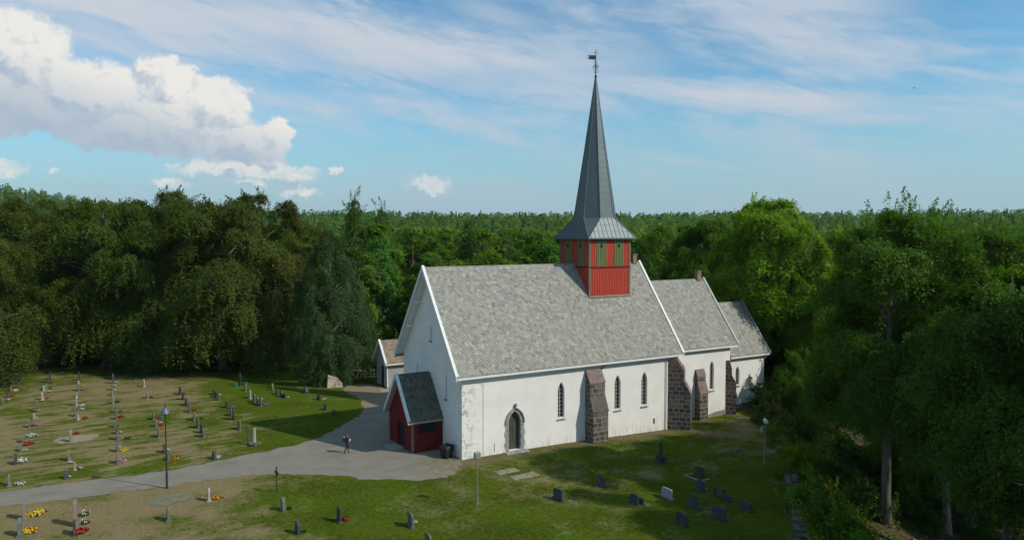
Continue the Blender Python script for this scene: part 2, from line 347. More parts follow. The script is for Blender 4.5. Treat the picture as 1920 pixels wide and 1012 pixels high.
# the boundary wall on the east side (survey frame)
EWALL = [(28.6, 84.0), (26.0, 74.5), (22.9, 61.5), (20.0, 51.5), (17.9, 45.0), (15.4, 37.0)]
EW = [srv(*p) for p in EWALL]
_dx, _dy = EW[-1][0]-EW[0][0], EW[-1][1]-EW[0][1]; _l = math.hypot(_dx, _dy)
ENX, ENY = -_dy/_l, _dx/_l
if ENX < 0: ENX, ENY = -ENX, -ENY
EKY = ENY/ENX; EK0 = EW[2][0]+EW[2][1]*EKY
M['lawn'] = ground_mat()

# ================================================================ geometry helpers
COL = scene.collection
def tag(o, label=None, cat=None, group=None, kind=None):
    for k, v in (('label', label), ('category', cat), ('group', group), ('kind', kind)):
        if v: o[k] = v
    return o
def empty(name, loc=(0, 0, 0), rz=0.0, label=None, cat=None, group=None, scale=None):
    o = bpy.data.objects.new(name, None); o.empty_display_size = .3; COL.objects.link(o)
    o.location = loc; o.rotation_euler = (0, 0, rz)
    if scale: o.scale = scale
    return tag(o, label, cat, group)
def link(name, me, parent=None, color=None):
    o = bpy.data.objects.new(name, me); COL.objects.link(o)
    if parent: o.parent = parent
    if color: o.color = (*color, 1)
    return o
def rawmesh(name, V, F, mats, tone=None, midx=None, smooth=False):
    """V (n,3) array, F (m,k) array of equal-sized faces"""
    V = np.asarray(V, np.float32); F = np.asarray(F, np.int32); m, k = F.shape
    me = bpy.data.meshes.new(name)
    me.vertices.add(len(V)); me.vertices.foreach_set('co', V.ravel())
    me.loops.add(m*k); me.loops.foreach_set('vertex_index', F.ravel())
    me.polygons.add(m); me.polygons.foreach_set('loop_start', np.arange(m, dtype=np.int32)*k)
    me.polygons.foreach_set('loop_total', np.full(m, k, np.int32))
    for q in mats: me.materials.append(q)
    if midx is not None: me.polygons.foreach_set('material_index', np.asarray(midx, np.int32))
    me.update(calc_edges=True)
    me.polygons.foreach_set('use_smooth', np.full(m, smooth, bool))
    if tone is not None:
        at = me.attributes.new('tone', 'FLOAT', 'FACE'); at.data.foreach_set('value', np.asarray(tone, np.float32))
    return me
class MB:
    def __init__(s): s.v = []; s.f = []; s.t = []; s.uv = {}; s.mi = []; s.m = 0; s.tone = .5
    def add(s, pts, faces, uvs=None):
        o = len(s.v); s.v.extend([tuple(p) for p in pts])
        for i, f in enumerate(faces):
            if uvs is not None: s.uv[len(s.f)] = uvs[i]
            s.f.append(tuple(o+q for q in f)); s.t.append(s.tone); s.mi.append(s.m)
        return s
    def box(s, a, b):
        x0, y0, z0 = a; x1, y1, z1 = b
        return s.add([(x0, y0, z0), (x1, y0, z0), (x1, y1, z0), (x0, y1, z0), (x0, y0, z1), (x1, y0, z1), (x1, y1, z1), (x0, y1, z1)],
                     [(0, 3, 2, 1), (4, 5, 6, 7), (0, 1, 5, 4), (1, 2, 6, 5), (2, 3, 7, 6), (3, 0, 4, 7)])
    def prism(s, poly, vec):
        """poly: 3-d polygon, swept along vec"""
        n = len(poly); p = [Vector(q) for q in poly]; e = Vector(vec)
        return s.add([*p, *[q+e for q in p]], [tuple(range(n))[::-1], tuple(range(n, 2*n))]+[(i, (i+1) % n, (i+1) % n+n, i+n) for i in range(n)])
    def beam(s, a, b, w, h, up=(0, 0, 1)):
        a, b = Vector(a), Vector(b); d = (b-a).normalized(); sd = d.cross(Vector(up))
        if sd.length < 1e-4: sd = d.cross(Vector((1, 0, 0)))
        sd.normalize(); u = sd.cross(d); c = [(-w/2, -h/2), (w/2, -h/2), (w/2, h/2), (-w/2, h/2)]
        return s.prism([a+sd*x+u*y for x, y in c], b-a)
    def tube(s, path, rad, n=8, cap=True):
        path = [Vector(p) for p in path]; rings = []; o = len(s.v)
        if not hasattr(rad, '__len__'): rad = [rad]*len(path)
        ref = Vector((0.13, 0.2, 1)) if abs((path[-1]-path[0]).normalized().z) < .9 else Vector((1, .1, 0))
        pts = []
        for i, p in enumerate(path):
            d = (path[min(i+1, len(path)-1)]-path[max(i-1, 0)]).normalized(); a = d.cross(ref).normalized(); b = d.cross(a)
            pts += [p+(a*cos(2*pi*k/n)+b*sin(2*pi*k/n))*rad[i] for k in range(n)]
        fs = [(i*n+k, i*n+(k+1) % n, (i+1)*n+(k+1) % n, (i+1)*n+k) for i in range(len(path)-1) for k in range(n)]
        if cap: fs += [tuple(range(n))[::-1], tuple((len(path)-1)*n+k for k in range(n))]
        return s.add(pts, fs)
    def lathe(s, prof, n=16, at=(0, 0, 0)):
        pts = [(at[0]+r*cos(2*pi*k/n), at[1]+r*sin(2*pi*k/n), at[2]+z) for r, z in prof for k in range(n)]
        fs = [(i*n+k, i*n+(k+1) % n, (i+1)*n+(k+1) % n, (i+1)*n+k) for i in range(len(prof)-1) for k in range(n)]
        fs += [tuple(range(n))[::-1], tuple((len(prof)-1)*n+k for k in range(n))]
        return s.add(pts, fs)
    def blob(s, c, r, seed=0, sub=2, rough=.2):
        bm = bmesh.new(); bmesh.ops.create_icosphere(bm, subdivisions=sub, radius=1); rnd = random.Random(seed)
        k = [Vector((rnd.uniform(-1, 1), rnd.uniform(-1, 1), rnd.uniform(-1, 1))).normalized() for _ in range(7)]; am = [rnd.uniform(-1, 1)*rough for _ in k]
        pts = []
        for v in bm.verts:
            q = v.co*(1+sum(a*max(0, v.co.dot(d))**2 for a, d in zip(am, k))); pts.append((c[0]+q.x*r[0], c[1]+q.y*r[1], c[2]+q.z*r[2]))
        fs = [tuple(x.index for x in f.verts) for f in bm.faces]; bm.free()
        return s.add(pts, fs)
    def mesh(s, name, mats, bevel=0, smooth=False):
        if not isinstance(mats, (list, tuple)): mats = [mats]
        me = bpy.data.meshes.new(name); me.from_pydata(s.v, [], s.f)
        for q in mats: me.materials.append(q)
        me.polygons.foreach_set('material_index', s.mi)
        at = me.attributes.new('tone', 'FLOAT', 'FACE'); at.data.foreach_set('value', s.t)
        if s.uv:
            ul = me.uv_layers.new(name='UVMap')
            for pi_, uvs in s.uv.items():
                p = me.polygons[pi_]
                for k, li in enumerate(p.loop_indices): ul.data[li].uv = uvs[k]
        if smooth: me.polygons.foreach_set('use_smooth', [True]*len(s.f))
        me.update()
        bm = bmesh.new(); bm.from_mesh(me)
        if not s.uv: bmesh.ops.recalc_face_normals(bm, faces=bm.faces)
        if bevel: bmesh.ops.bevel(bm, geom=bm.edges[:], offset=bevel, segments=1, affect='EDGES', profile=.5)
        bm.to_mesh(me); bm.free()
        return me
    def build(s, name, mats, parent=None, label=None, bevel=0, smooth=False, color=None):
        o = link(name, s.mesh(name, mats, bevel, smooth), parent, color)
        if label: o['label'] = label
        return o

def sstep(x, a, b):
    t = np.clip((x-a)/(b-a), 0, 1); return t*t*(3-2*t)
def ground_z(x, y):
    x = np.asarray(x, float); y = np.asarray(y, float)
    z = -.45*sstep(x, 5, 26)*sstep(y, -14, -6)
    e = x*1.0+y*EKY-EK0; e = e*ENX                                # metres east of the boundary wall
    z = z - 4.6*sstep(e, .1, 15)*(1-.3*sstep(y, 20, 70)) - .5*sstep(e, 0, 1.2)
    r = np.hypot(x-CAMX, y-CAMY)
    xs = (x-OX*0)                                                  # hills
    sx = (x*UX - y*UY)+OX; sy = (x*UY + y*UX)+OY                   # survey frame
    z = z + (24.0)*sstep(r, 190, 950) + 1.5*np.sin(sx*.011+1)*np.cos(sy*.013)*sstep(r, 150, 400)
    z = z + 50*np.exp(-(((sx+730)/215)**2+((sy-800)/330)**2))
    z = z + 7*np.exp(-(((sx-500)/260)**2+((sy-850)/200)**2)) - 2.5*sstep(sx, -100, 200)*sstep(r, 500, 900)
    z = z - 60*sstep(r, 1500, 3500)
    return z
def gz(x, y): return float(ground_z(x, y))

# ================================================================ setting: ground and path
def make_ground():
    def axis(lo, hi, flo, fhi, step, g=1.13):
        a = list(np.arange(flo, fhi+.01, step)); d = step; q = fhi
        while q < hi: d *= g; q += d; a.append(q)
        d = step; q = flo; pre = []
        while q > lo: d *= g; q -= d; pre.append(q)
        return np.array(pre[::-1]+a)
    xs = axis(-3600, 3600, -60, 70, 1.0); ys = axis(-300, 3800, -45, 90, 1.0)
    X, Y = np.meshgrid(xs, ys); Z = ground_z(X, Y)
    nx, ny = len(xs), len(ys); V = np.stack([X.ravel(), Y.ravel(), Z.ravel()], 1)
    i = np.arange(ny-1)[:, None]*nx+np.arange(nx-1)[None]; i = i.ravel()
    F = np.stack([i, i+1, i+1+nx, i+nx], 1)
    tag(link('ground', rawmesh('ground', V, F, [M['lawn']], smooth=True)), kind='structure')
make_ground()
def sheet(name, pts, mat, dz, jag=.12, seed=1, kind='structure', step=.45, smoothing=2):
    rnd = random.Random(seed); p = [Vector((*q, 0)) for q in pts]; out = []
    # Catmull-Rom outline, then ragged
    n = len(p)
    for i in range(n):
        a, b, c, d = p[i-1], p[i], p[(i+1) % n], p[(i+2) % n]; k = max(2, int((c-b).length/step))
        for j in range(k):
            t = j/k; out.append(.5*((2*b)+(c-a)*t+(2*a-5*b+4*c-d)*t*t+(3*b-a-3*c+d)*t**3))
    w = [rnd.uniform(-jag, jag) for _ in out]
    q2 = [(o.x+w[i]*.8, o.y+w[i-1]*.8) for i, o in enumerate(out)]
    tris = tessellate_polygon([[Vector((*q, 0)) for q in q2]])
    bm = bmesh.new(); vs = [bm.verts.new((*q, 0)) for q in q2]
    for t in tris:
        try: bm.faces.new([vs[k] for k in t])
        except ValueError: pass
    bmesh.ops.subdivide_edges(bm, edges=[e for e in bm.edges if e.calc_length() > 2.5], cuts=2, use_grid_fill=True)
    bmesh.ops.triangulate(bm, faces=bm.faces)
    for v in bm.verts: v.co.z = gz(v.co.x, v.co.y)+dz
    bmesh.ops.recalc_face_normals(bm, faces=bm.faces)
    for f in bm.faces:
        if f.normal.z < 0: f.normal_flip()
    me = bpy.data.meshes.new(name); bm.to_mesh(me); bm.free(); me.materials.append(mat)
    return tag(link(name, me), kind=kind)
PATH = [(-47, 9.9), (-31.85, 9.92), (-26.91, 9.54), (-21.55, 9.1), (-16.75, 9.9), (-13.08, 10.7), (-10.4, 11.3), (-8.2, 12.5), (-5.6, 15.1), (-2.6, 18.3), (-.9, 21.5), (.2, 27.2), (.1, 31.5), (2.2, 34.0),
        (4.3, 32.3), (4.3, 28.2), (3.3, 21.5), (2.0, 14.5), (2.0, 8.0), (1.0, .6), (-.2, -.5), (-1.5, -2.4), (-2.6, -3.2), (-4.5, -3.1), (-6.92, -1.7), (-9.76, .92), (-12.4, 3.1), (-15.28, 4.5), (-18.2, 5.2), (-21.9, 5.35), (-25.3, 5.7), (-28.5, 6.0), (-32, 6.3), (-47, 6.4)]
sheet('gravel_path', PATH, M['gravel'], .012, .30)

# ================================================================ the church
def arch(a, zs, za, n=7):
    h = za-zs; c = (h*h-a*a)/(2*a); R = a+c; t1 = math.atan2(h, c)
    right = [(-c+R*cos(t1*i/n), zs+R*sin(t1*i/n)) for i in range(n+1)]
    return right+[(-x, z) for x, z in right[-2::-1]]
def arch_hole(cx, a, z0, zs, za): return [(cx-a, z0), (cx+a, z0)]+[(cx+x, z) for x, z in arch(a, zs, za)]
def wall_panel(mb, outline, holes, f, depth=.4, inward=None):
    """outline, holes: 2-d loops; f maps (s, z, d) -> world, d = depth into the wall"""
    loops = [outline]+holes; flat = [p for l in loops for p in l]
    tris = tessellate_polygon([[Vector((p[0], p[1], 0)) for p in l] for l in loops])
    mb.add([f(p[0], p[1], 0) for p in flat], [tuple(t) for t in tris])
    for h in holes:
        n = len(h); mb.add([f(p[0], p[1], 0) for p in h]+[f(p[0], p[1], depth) for p in h], [(i, (i+1) % n, n+(i+1) % n, n+i) for i in range(n)])
PITCH = (15.45-6.90)/6.67
L0, WD = 23.3, 12.4; VC = 6.2
church = empty('church', (0, 0, 0), 0, 'white limewashed stone church with grey slate roofs, red belfry tower and tall needle spire', 'church')
S_f = lambda v: (lambda s, z, d: (s, v+d, z))
N_f = lambda v: (lambda s, z, d: (s, v-d, z))
W_f = lambda u: (lambda s, z, d: (u+d, s, z))
E_f = lambda u: (lambda s, z, d: (u-d, s, z))
def roof_z(zr, v): return zr-PITCH*abs(v-VC)
def room(name, u0, u1, v0, zr, zb, Sh=(), Wh=(), west=True, thick=.28):
    v1 = 2*VC-v0; mb = MB(); ze = roof_z(zr, v0)-thick
    wall_panel(mb, [(u0, zb), (u1, zb), (u1, ze), (u0, ze)], list(Sh), S_f(v0), .42)
    wall_panel(mb, [(u0, zb), (u1, zb), (u1, ze), (u0, ze)], [], N_f(v1))
    gab = [(v0, zb), (v1, zb), (v1, ze), (VC, zr-thick), (v0, ze)]
    if west: wall_panel(mb, gab, list(Wh), W_f(u0), .42)
    wall_panel(mb, gab, [], E_f(u1))
    return mb.build(name, M['lime'], church)
NZR = 15.45; CZR = 13.42; AZR = 10.66
nave_win = [(9.72, .35), (15.98, .35), (19.16, .35)]
door_c = 4.99
slits = [(6.02, .10, 9.04, 10.3), (9.04, .10, 5.75, 6.6), (2.95, .10, 4.45, 6.5)]
nave_holes = [arch_hole(c, a, 2.28, 4.55, 5.42) for c, a in nave_win]+[arch_hole(door_c, .60, .1, 2.45, 3.45)]
room('nave_wall', 0, L0, 0, NZR, -1.0, nave_holes, [[(v-a, z0), (v+a, z0), (v+a, z1), (v-a, z1)] for v, a, z0, z1 in slits])
ch_win = [(25.45, .30), (29.4, .30)]
room('chancel_wall', L0+.002, 32.0, 1.5, CZR, -1.2, [arch_hole(c, a, 2.40, 4.60, 5.35) for c, a in ch_win], west=False)
room('sacristy_wall', 32.002, 38.2, 2.5, AZR, -1.2, [arch_hole(34.2, .3, 2.2, 3.5, 4.2)], west=False)

def slate_roof(name, u0, u1, v_e, zr, mat, w=.34, e=.25, seed=3, parent=None, vc=VC, pitch=PITCH, deck=M['greyboard'], both=True):
    """v_e: southern eave line"""
    rnd = random.Random(seed); half = vc-v_e; sl = math.hypot(half, half*pitch); cs, sn = half/sl, half*pitch/sl
    ob = MB(); ob.m = 1; th = .13; ze = zr-half*pitch
    ob.prism([(u0, v_e, ze-.05), (u0, vc, zr-.05), (u0, 2*vc-v_e, ze-.05), (u0, 2*vc-v_e-.01, ze-.05-th*1.3), (u0, vc, zr-.05-th*1.6), (u0, v_e+.01, ze-.05-th*1.3)], (u1-u0, 0, 0))
    ob.m = 0
    for side in ((-1, 1) if both else (-1,)):
        rows = int(sl/e); off = sl-rows*e
        for r in range(rows, -1, -1):
            s0 = max(0, r*e+off-e); Lr = e*1.75; cnt = int((u1-u0)/w)+2
            sag = .0
            for c in range(cnt):
                t = u0+(c+(.5 if r % 2 else 0))*w-w*.25+rnd.uniform(-.012, .012)
                a0, a1 = max(u0-.02, t-w/2+.012), min(u1+.02, t+w/2-.012)
                if a1-a0 < .08: continue
                j = rnd.uniform(-.02, .02); lo = min(s0+Lr+j, sl+.07); mid = min(s0+Lr*.66+j, lo-.01)
                ob.tone = min(1, max(0, rnd.gauss(.5, .21)))
                lift = lambda s: .012+.045*(s-s0)/Lr
                tt = (a0+a1)/2; h0 = rnd.uniform(0, .008)
                def P(q, s, dn=0):
                    h = lift(s)+h0-dn; return (q, vc+side*(s*cs+h*sn), zr-s*sn+h*cs)
                if s0 > sl-.02: continue
                ch = (a1-a0)*.30
                top = [P(a0, s0), P(a1, s0), P(a1, mid), P(a1-ch, lo-.01), P(a0+ch, lo-.01), P(a0, mid)]
                bot = [P(a1, mid, .03), P(a1-ch, lo-.01, .035), P(a0+ch, lo-.01, .035), P(a0, mid, .03)]
                if side == 1: fs = [(0, 1, 2, 3, 4, 5), (2, 6, 7, 3), (3, 7, 8, 4), (4, 8, 9, 5)]
                else: fs = [(5, 4, 3, 2, 1, 0), (3, 7, 6, 2), (4, 8, 7, 3), (5, 9, 8, 4)]
                ob.add(top+bot, fs)
    ob.tone = .15                                          # ridge stones
    q = u0
    while q < u1-.2:
        ob.tone = rnd.uniform(.0, .4); q2 = min(q+.62, u1)
        for side in (-1, 1):
            a = (vc, zr+.055); b = (vc+side*.20*cs, zr+.055-.20*sn)
            ob.add([(q+.01, a[0], a[1]), (q2, a[0], a[1]), (q2, b[0], b[1]), (q+.01, b[0], b[1])], [(0, 1, 2, 3)] if side == -1 else [(3, 2, 1, 0)])
        q = q2
    me = ob.mesh(name, [mat, deck])
    return link(name, me, parent or church)
VEN = -.47; VEC = 1.10; VEA = 2.10
nr = slate_roof('nave_roof', -.70, L0+.35, VEN, NZR, M['slate'], seed=3)
cr = slate_roof('chancel_roof', L0+.36, 32.75, VEC, CZR, M['slate'], seed=4)
ar = slate_roof('sacristy_roof', 32.76, 38.75, VEA, AZR, M['slate'], seed=5)
def verge(roof, u, v_e, zr, w=.20, t=.07, vc=VC, pitch=PITCH, mat='white', out=-1, name='barge_board', cap=True):
    ze = zr-(vc-v_e)*pitch
    for sd in (-1, 1):
        ve = vc+sd*(vc-v_e+.06); z1 = ze-.06*pitch; mb = MB()
        mb.prism([(u, ve, z1+.12), (u, vc, zr+.12), (u, vc, zr+.12-w*1.6), (u, ve, z1+.12-w*1.6)], (out*t, 0, 0))
        if cap: mb.prism([(u-out*.16, ve, z1+.19), (u-out*.16, vc, zr+.19), (u-out*.16, vc, zr+.13), (u-out*.16, ve, z1+.13)], (out*(t+.18), 0, 0))
        mb.build(name, M[mat], roof)
verge(nr, -.70, VEN, NZR, w=.24); verge(nr, L0+.35, VEN, NZR, out=1)
verge(cr, 32.75, VEC, CZR, out=1, w=.15, mat='frame'); verge(ar, 38.75, VEA, AZR, out=1, w=.15, mat='frame')
def eave(roof, u0, u1, v_e, zr, wallv):
    ze = roof_z(zr, v_e); mb = MB()
    mb.box((u0, v_e-.015, ze-.27), (u1, v_e+.045, ze-.06)); mb.box((u0+.02, v_e+.047, ze-.27), (u1-.02, wallv+.03, ze-.225))
    mb.build('fascia_board', M['white'], roof)
eave(nr, -.62, L0+.33, VEN, NZR, 0); eave(cr, L0+.38, 32.7, VEC, CZR, 1.5); eave(ar, 32.8, 38.7, VEA, AZR, 2.5)
# boarded underside of the west overhang, and the purlin ends carrying it
mb = MB()
for sd in (-1, 1):
    a = (VC+sd*6.3, roof_z(NZR, VC+6.3)-.34); b = (VC, NZR-.34-.06)
    mb.prism([(-.69, a[0], a[1]), (-.69, b[0], b[1]), (-.69, b[0], b[1]+.05), (-.69, a[0], a[1]+.05)], (.66, 0, 0))
mb.build('soffit', M['white'], nr)
for sd in (-1, 1):
    for fr in (.0, .30, .58):
        if fr == 0 and sd == 1: continue
        d = fr*6.6; z = NZR-PITCH*d-.62
        mb = MB(); mb.box((-.66, VC+sd*d-.11, z-.12), (.06, VC+sd*d+.11, z+.12)); mb.build('purlin_end', M['white'], nr)

# ---- pointed windows: grey lattice frame over dark leaded glass, sloping stone sill
def gothic_window(cx, a, z0, zs, za, v, label=None):
    w = MB(); w.prism([(cx+s*1.0, v+.28, z) for s, z in [(-a+.01, z0), (a-.01, z0)]+[(x*.985, z-.008) for x, z in arch(a, zs, za)]], (0, .03, 0))
    root = w.build('window', M['glass'], church, label)
    f = MB(); pts = [(-a+.02, z0)]+[(x*.95, z-.02) for x, z in arch(a, zs, za)][::-1]+[(a-.02, z0)]
    for p, q in zip(pts, pts[1:]+pts[:1]): f.beam((cx+p[0], v+.25, p[1]), (cx+q[0], v+.25, q[1]), .05, .05, (0, 1, 0))
    f.box((cx-.026, v+.235, z0), (cx+.026, v+.265, za-.05)); n = 7
    for i in range(1, n+1):
        z = z0+(zs-z0+.15)*i/n; f.box((cx-a+.03, v+.238, z-.024), (cx+a-.03, v+.262, z+.024))
    f.build('frame', M['frame'], root)
    s = MB(); s.prism([(cx-a-.09, v-.10, z0-.20), (cx-a-.09, v-.10, z0-.14), (cx-a-.09, v+.22, z0+.05), (cx-a-.09, v+.22, z0-.20)], (2*a+.18, 0, 0))
    s.build('sill', M['soapstone'], root)
for c, a in nave_win: gothic_window(c, a, 2.28, 4.55, 5.42, 0)
for c, a in ch_win: gothic_window(c, a, 2.40, 4.60, 5.35, 1.5)
gothic_window(34.2, .3, 2.2, 3.5, 4.2, 2.5)
for v, a, z0, z1 in slits:
    g = MB(); g.box((.22, v-a, z0), (.25, v+a, z1)); r = g.build('slit_window', M['glass'], church)
    s = MB(); s.box((-.13, v-.24, z0-.12), (.03, v+.24, z0-.003)); s.build('sill', M['soapstone'], r)

# ---- south door
r = MB(); r.prism([(door_c+s, .34, z) for s, z in [(-.59, .1), (.59, .1)]+[(x*.98, z-.01) for x, z in arch(.60, 2.45, 3.45)]], (0, .05, 0))
door = r.build('door', M['doorwood'], church)
b = MB()
for i in range(-3, 4):
    b.box((door_c+i*.165-.012, .322, .15), (door_c+i*.165+.012, .338, 3.25-abs(i)*.30))
b.build('cover_strip', M['doorwood'], door)
hb = MB(); hb.tube([(door_c+.38, .31, 1.25), (door_c+.38, .27, 1.25), (door_c+.38, .27, 1.05), (door_c+.38, .31, 1.05)], .02, 6); hb.build('handle', M['iron'], door)
def ring(mb, a0, a1, v0, v1, z0, zs, za0, za1):
    i_ = [(a0, z0)]+arch(a0, zs, za0)+[(-a0, z0)]; o_ = [(a1, z0)]+arch(a1, zs, za1)+[(-a1, z0)]; n = len(i_)
    pts = [(door_c+x, v0, z) for x, z in i_]+[(door_c+x, v0, z) for x, z in o_]+[(door_c+x, v1, z) for x, z in i_]+[(door_c+x, v1, z) for x, z in o_]
    fs = []
    for k in range(n-1): fs += [(k, k+1, n+k+1, n+k), (n+k, n+k+1, 3*n+k+1, 3*n+k), (k, k+1, 2*n+k+1, 2*n+k)]
    mb.add(pts, fs)
mb = MB(); ring(mb, .58, .70, -.01, .33, .05, 2.45, 3.42, 3.54); ring(mb, .702, .86, -.03, .03, -.05, 2.45, 3.545, 3.70)
for s in (-1, 1):                                             # quoins of the door jambs, uneven
    for k in range(5):
        w = .02+(.10 if k % 2 else .02)+.03*random.Random(k*7+s).random()
        x0 = door_c+s*.86; mb.box((min(x0, x0+s*w), -.022, -.1+k*.47), (max(x0, x0+s*w), .03, .33+k*.47))
mb.build('door_surround', M['soapstone'], door)
mb = MB(); ring(mb, .862, .94, -.13, .02, 2.35, 2.45, 3.705, 3.79); mb.build('hood_mould', M['soapstone'], door)
mb = MB(); mb.blob((door_c+.02, -.13, 3.94), (.13, .14, .19), 5, 2, .3); mb.build('carved_head', M['soapstone'], door)
mb = MB(); mb.box((door_c-1.15, -.75, -.3), (door_c+1.05, -.05, .08)); mb.build('doorstep', M['soapstone'], door, bevel=.03)

# ---- buttresses
def buttress(org, dirv, width, prof, caps, label=None):
    """org: foot centre on the wall, dirv: outward unit vector, prof: [(d, z)...] from the wall top outwards and down"""
    dx, dy = dirv; px, py = -dy, dx; mb = MB(); rnd = random.Random(int(org[0]*10))
    P = lambda s, d, z: (org[0]+px*s+dx*d, org[1]+py*s+dy*d, z)
    back = -.9; poly = [(back, prof[-1][1]), (back, prof[0][1])]+prof; w = width/2
    for sd in (-1, 1):
        mb.m = 0; pts = [P(sd*w, d, z) for d, z in poly]; n = len(pts)
        mb.add(pts, [tuple(range(n)) if sd == 1 else tuple(range(n))[::-1]], [[(d+.3*sd, z) for d, z in (poly if sd == 1 else poly[::-1])]])
    acc = 0
    for i in range(1, len(poly)-1):
        (d0, z0), (d1, z1) = poly[i], poly[i+1]; l = math.hypot(d1-d0, z1-z0); slope = abs(d1-d0) > .12
        mb.m = 0
        mb.add([P(-w, d0, z0), P(w, d0, z0), P(w, d1, z1), P(-w, d1, z1)], [(0, 1, 2, 3)], [[(.1, z0 if not slope else acc), (.1+width, z0 if not slope else acc), (.1+width, z1 if not slope else acc+l), (.1, z1 if not slope else acc+l)]])
        acc += l
    o = mb.build('buttress', [M['masonry']], church, label)
    for i in range(len(prof)-1):
        (d0, z0), (d1, z1) = prof[i], prof[i+1]
        if abs(d1-d0) > .12 and i in caps:
            c = MB(); sl = (z1-z0)/(d1-d0); a, b = d0, d1+.05; e = w+.035
            q = [(a, z0+.03), (b, z1+(.05)*sl+.03), (b, z1+.05*sl-.06), (a, z0-.06)]
            pts = [P(-e, d, z) for d, z in q]; wv = Vector(P(e, 0, 0))-Vector(P(-e, 0, 0)); c.prism(pts, wv); c.build('capstone', M['capstone'] if caps[i] == 1 else M['darkcap'], o)
    return o
R2 = math.sqrt(.5)
buttress((13.15, 0), (0, -1), 1.65, [(.0, 6.25), (.10, 6.25), (.72, 5.22), (.76, 3.86), (1.22, 2.75), (1.26, -1)], {1: 1, 3: 2})
buttress((L0-.05, 0.05), (R2, -R2), 1.75, [(.0, 6.35), (.06, 6.35), (.70, 5.35), (.72, 4.35), (1.34, 3.15), (1.36, -1)], {3: 1})
buttress((27.65, 1.5), (0, -1), 1.1, [(.0, 4.65), (.08, 4.65), (.33, 4.05), (.36, 3.45), (.72, 2.45), (.75, -1.2)], {1: 1, 3: 1})
buttress((31.93, 1.55), (R2, -R2), .85, [(.0, 5.2), (.05, 5.2), (.28, 4.35), (.30, 3.6), (.72, 2.85), (.74, -1.2)], {})
# plinths of rough stone
mb = MB(); mb.prism([(28.25, 1.5, -1.2), (31.2, 1.5, -1.2), (31.2, 1.5, .10), (30.0, 1.5, .02), (28.9, 1.5, -.2), (28.25, 1.5, -.3)], (0, -.10, 0)); mb.prism([(24.6, 1.5, -1.2), (27.1, 1.5, -1.2), (27.1, 1.5, -.25), (24.6, 1.5, -.3)], (0, -.08, 0)); mb.build('plinth', M['plinth'], church)
mb = MB(); mb.prism([(32.4, 2.5, -1.2), (38.24, 2.5, -1.2), (38.24, 2.5, .15), (36, 2.5, .18), (34.4, 2.5, .05), (32.9, 2.5, .25)], (0, -.12, 0)); mb.build('plinth', M['plinth'], church)

# ---- chimneys
for u, v, w, zb, zt in ((22.85, 6.2, .5, 13.5, 16.3), (31.85, 6.2, .55, 12.9, 14.35)):
    mb = MB(); mb.box((u-w/2, v-w/2, zb), (u+w/2, v+w/2, zt-.12)); mb.box((u-w/2-.05, v-w/2-.05, zt-.118), (u+w/2+.05, v+w/2+.05, zt))
    o = mb.build('chimney', M['brick'], church); f = MB(); f.box((u-.12, v-.12, zt+.002), (u+.12, v+.12, zt+.10)); f.build('flue', M['iron'], o)

# ---- belfry
TU0, TU1 = 15.45, 20.35; TV0, TV1 = VC-2.45, VC+2.45; ZB, ZT = 9.5, 17.95; ZM = 15.17
tw = MB(); tw.box((TU0, TV0, ZB), (TU1, TV1, ZT)); tower = tw.build('belfry_tower', M['red'], church)
faces = [(lambda s, z, d: (TU0+s, TV0-d, z)), (lambda s, z, d: (TU0-d, TV1-s, z)), (lambda s, z, d: (TU1-s, TV1+d, z)), (lambda s, z, d: (TU1+d, TV0+s, z))]
TW = 4.9
def fbox(mb, f, s0, s1, z0, z1, d0, d1):
    p = [f(s, z, d) for z in (z0, z1) for s, d in ((s0, d0), (s1, d0), (s1, d1), (s0, d1))]
    mb.add(p, [(0, 1, 2, 3), (4, 5, 6, 7), (0, 1, 5, 4), (1, 2, 6, 5), (2, 3, 7, 6), (3, 0, 4, 7)])
bat = MB()
for f in faces:
    s = .22
    while s < TW-.15:
        fbox(bat, f, s-.028, s+.028, 9.6, ZM-.1, .0, .035)
        if not (.16 < s/TW < .41 or .60 < s/TW < .84): fbox(bat, f, s-.028, s+.028, ZM+.1, ZT-.02, .0, .035)
        s += .204
bat.build('batten_boarding', M['red'], tower)
bd = MB()
for i, f in enumerate(faces): fbox(bd, f, .0, TW, ZM-.07, ZM+.07, .0, .075-.002*i)
bd.build('string_board', M['red_dark'], tower)
for f in faces:
    for a, b in ((.165, .41), (.60, .835)):
        l = MB(); fbox(l, f, a*TW, b*TW, ZM+.075, ZT-.12, .0, .03)
        s = a*TW+.1
        while s < b*TW-.03: fbox(l, f, s-.028, s+.028, ZM+.08, ZT-.13, .03, .065); s += .2
        lo = l.build('sound_shutter', M['green'], tower)
        c = (a+b)/2*TW; h = MB(); zc = ZT-.72
        h.add([f(c+x, zc+z, d) for d in (.03, .085) for x, z in ((0, -.24), (.17, 0), (0, .24), (-.17, 0))], [(0, 1, 2, 3), (4, 5, 6, 7), (0, 1, 5, 4), (1, 2, 6, 5), (2, 3, 7, 6), (3, 0, 4, 7)])
        h.build('diamond_hole', M['dark'], lo)
for x, y in ((TU0, TV0), (TU1, TV0), (TU0, TV1), (TU1, TV1)):
    c = MB(); sx = -1 if x == TU0 else 1; sy = -1 if y == TV0 else 1
    c.box((min(x+sx*.06, x-sx*.13), min(y+sy*.06, y-sy*.13), 9.6), (max(x+sx*.06, x-sx*.13), max(y+sy*.06, y-sy*.13), ZT-.01)); c.build('corner_board', M['olive'], tower)
fl = MB()                                                      # lead apron where tower meets the slates
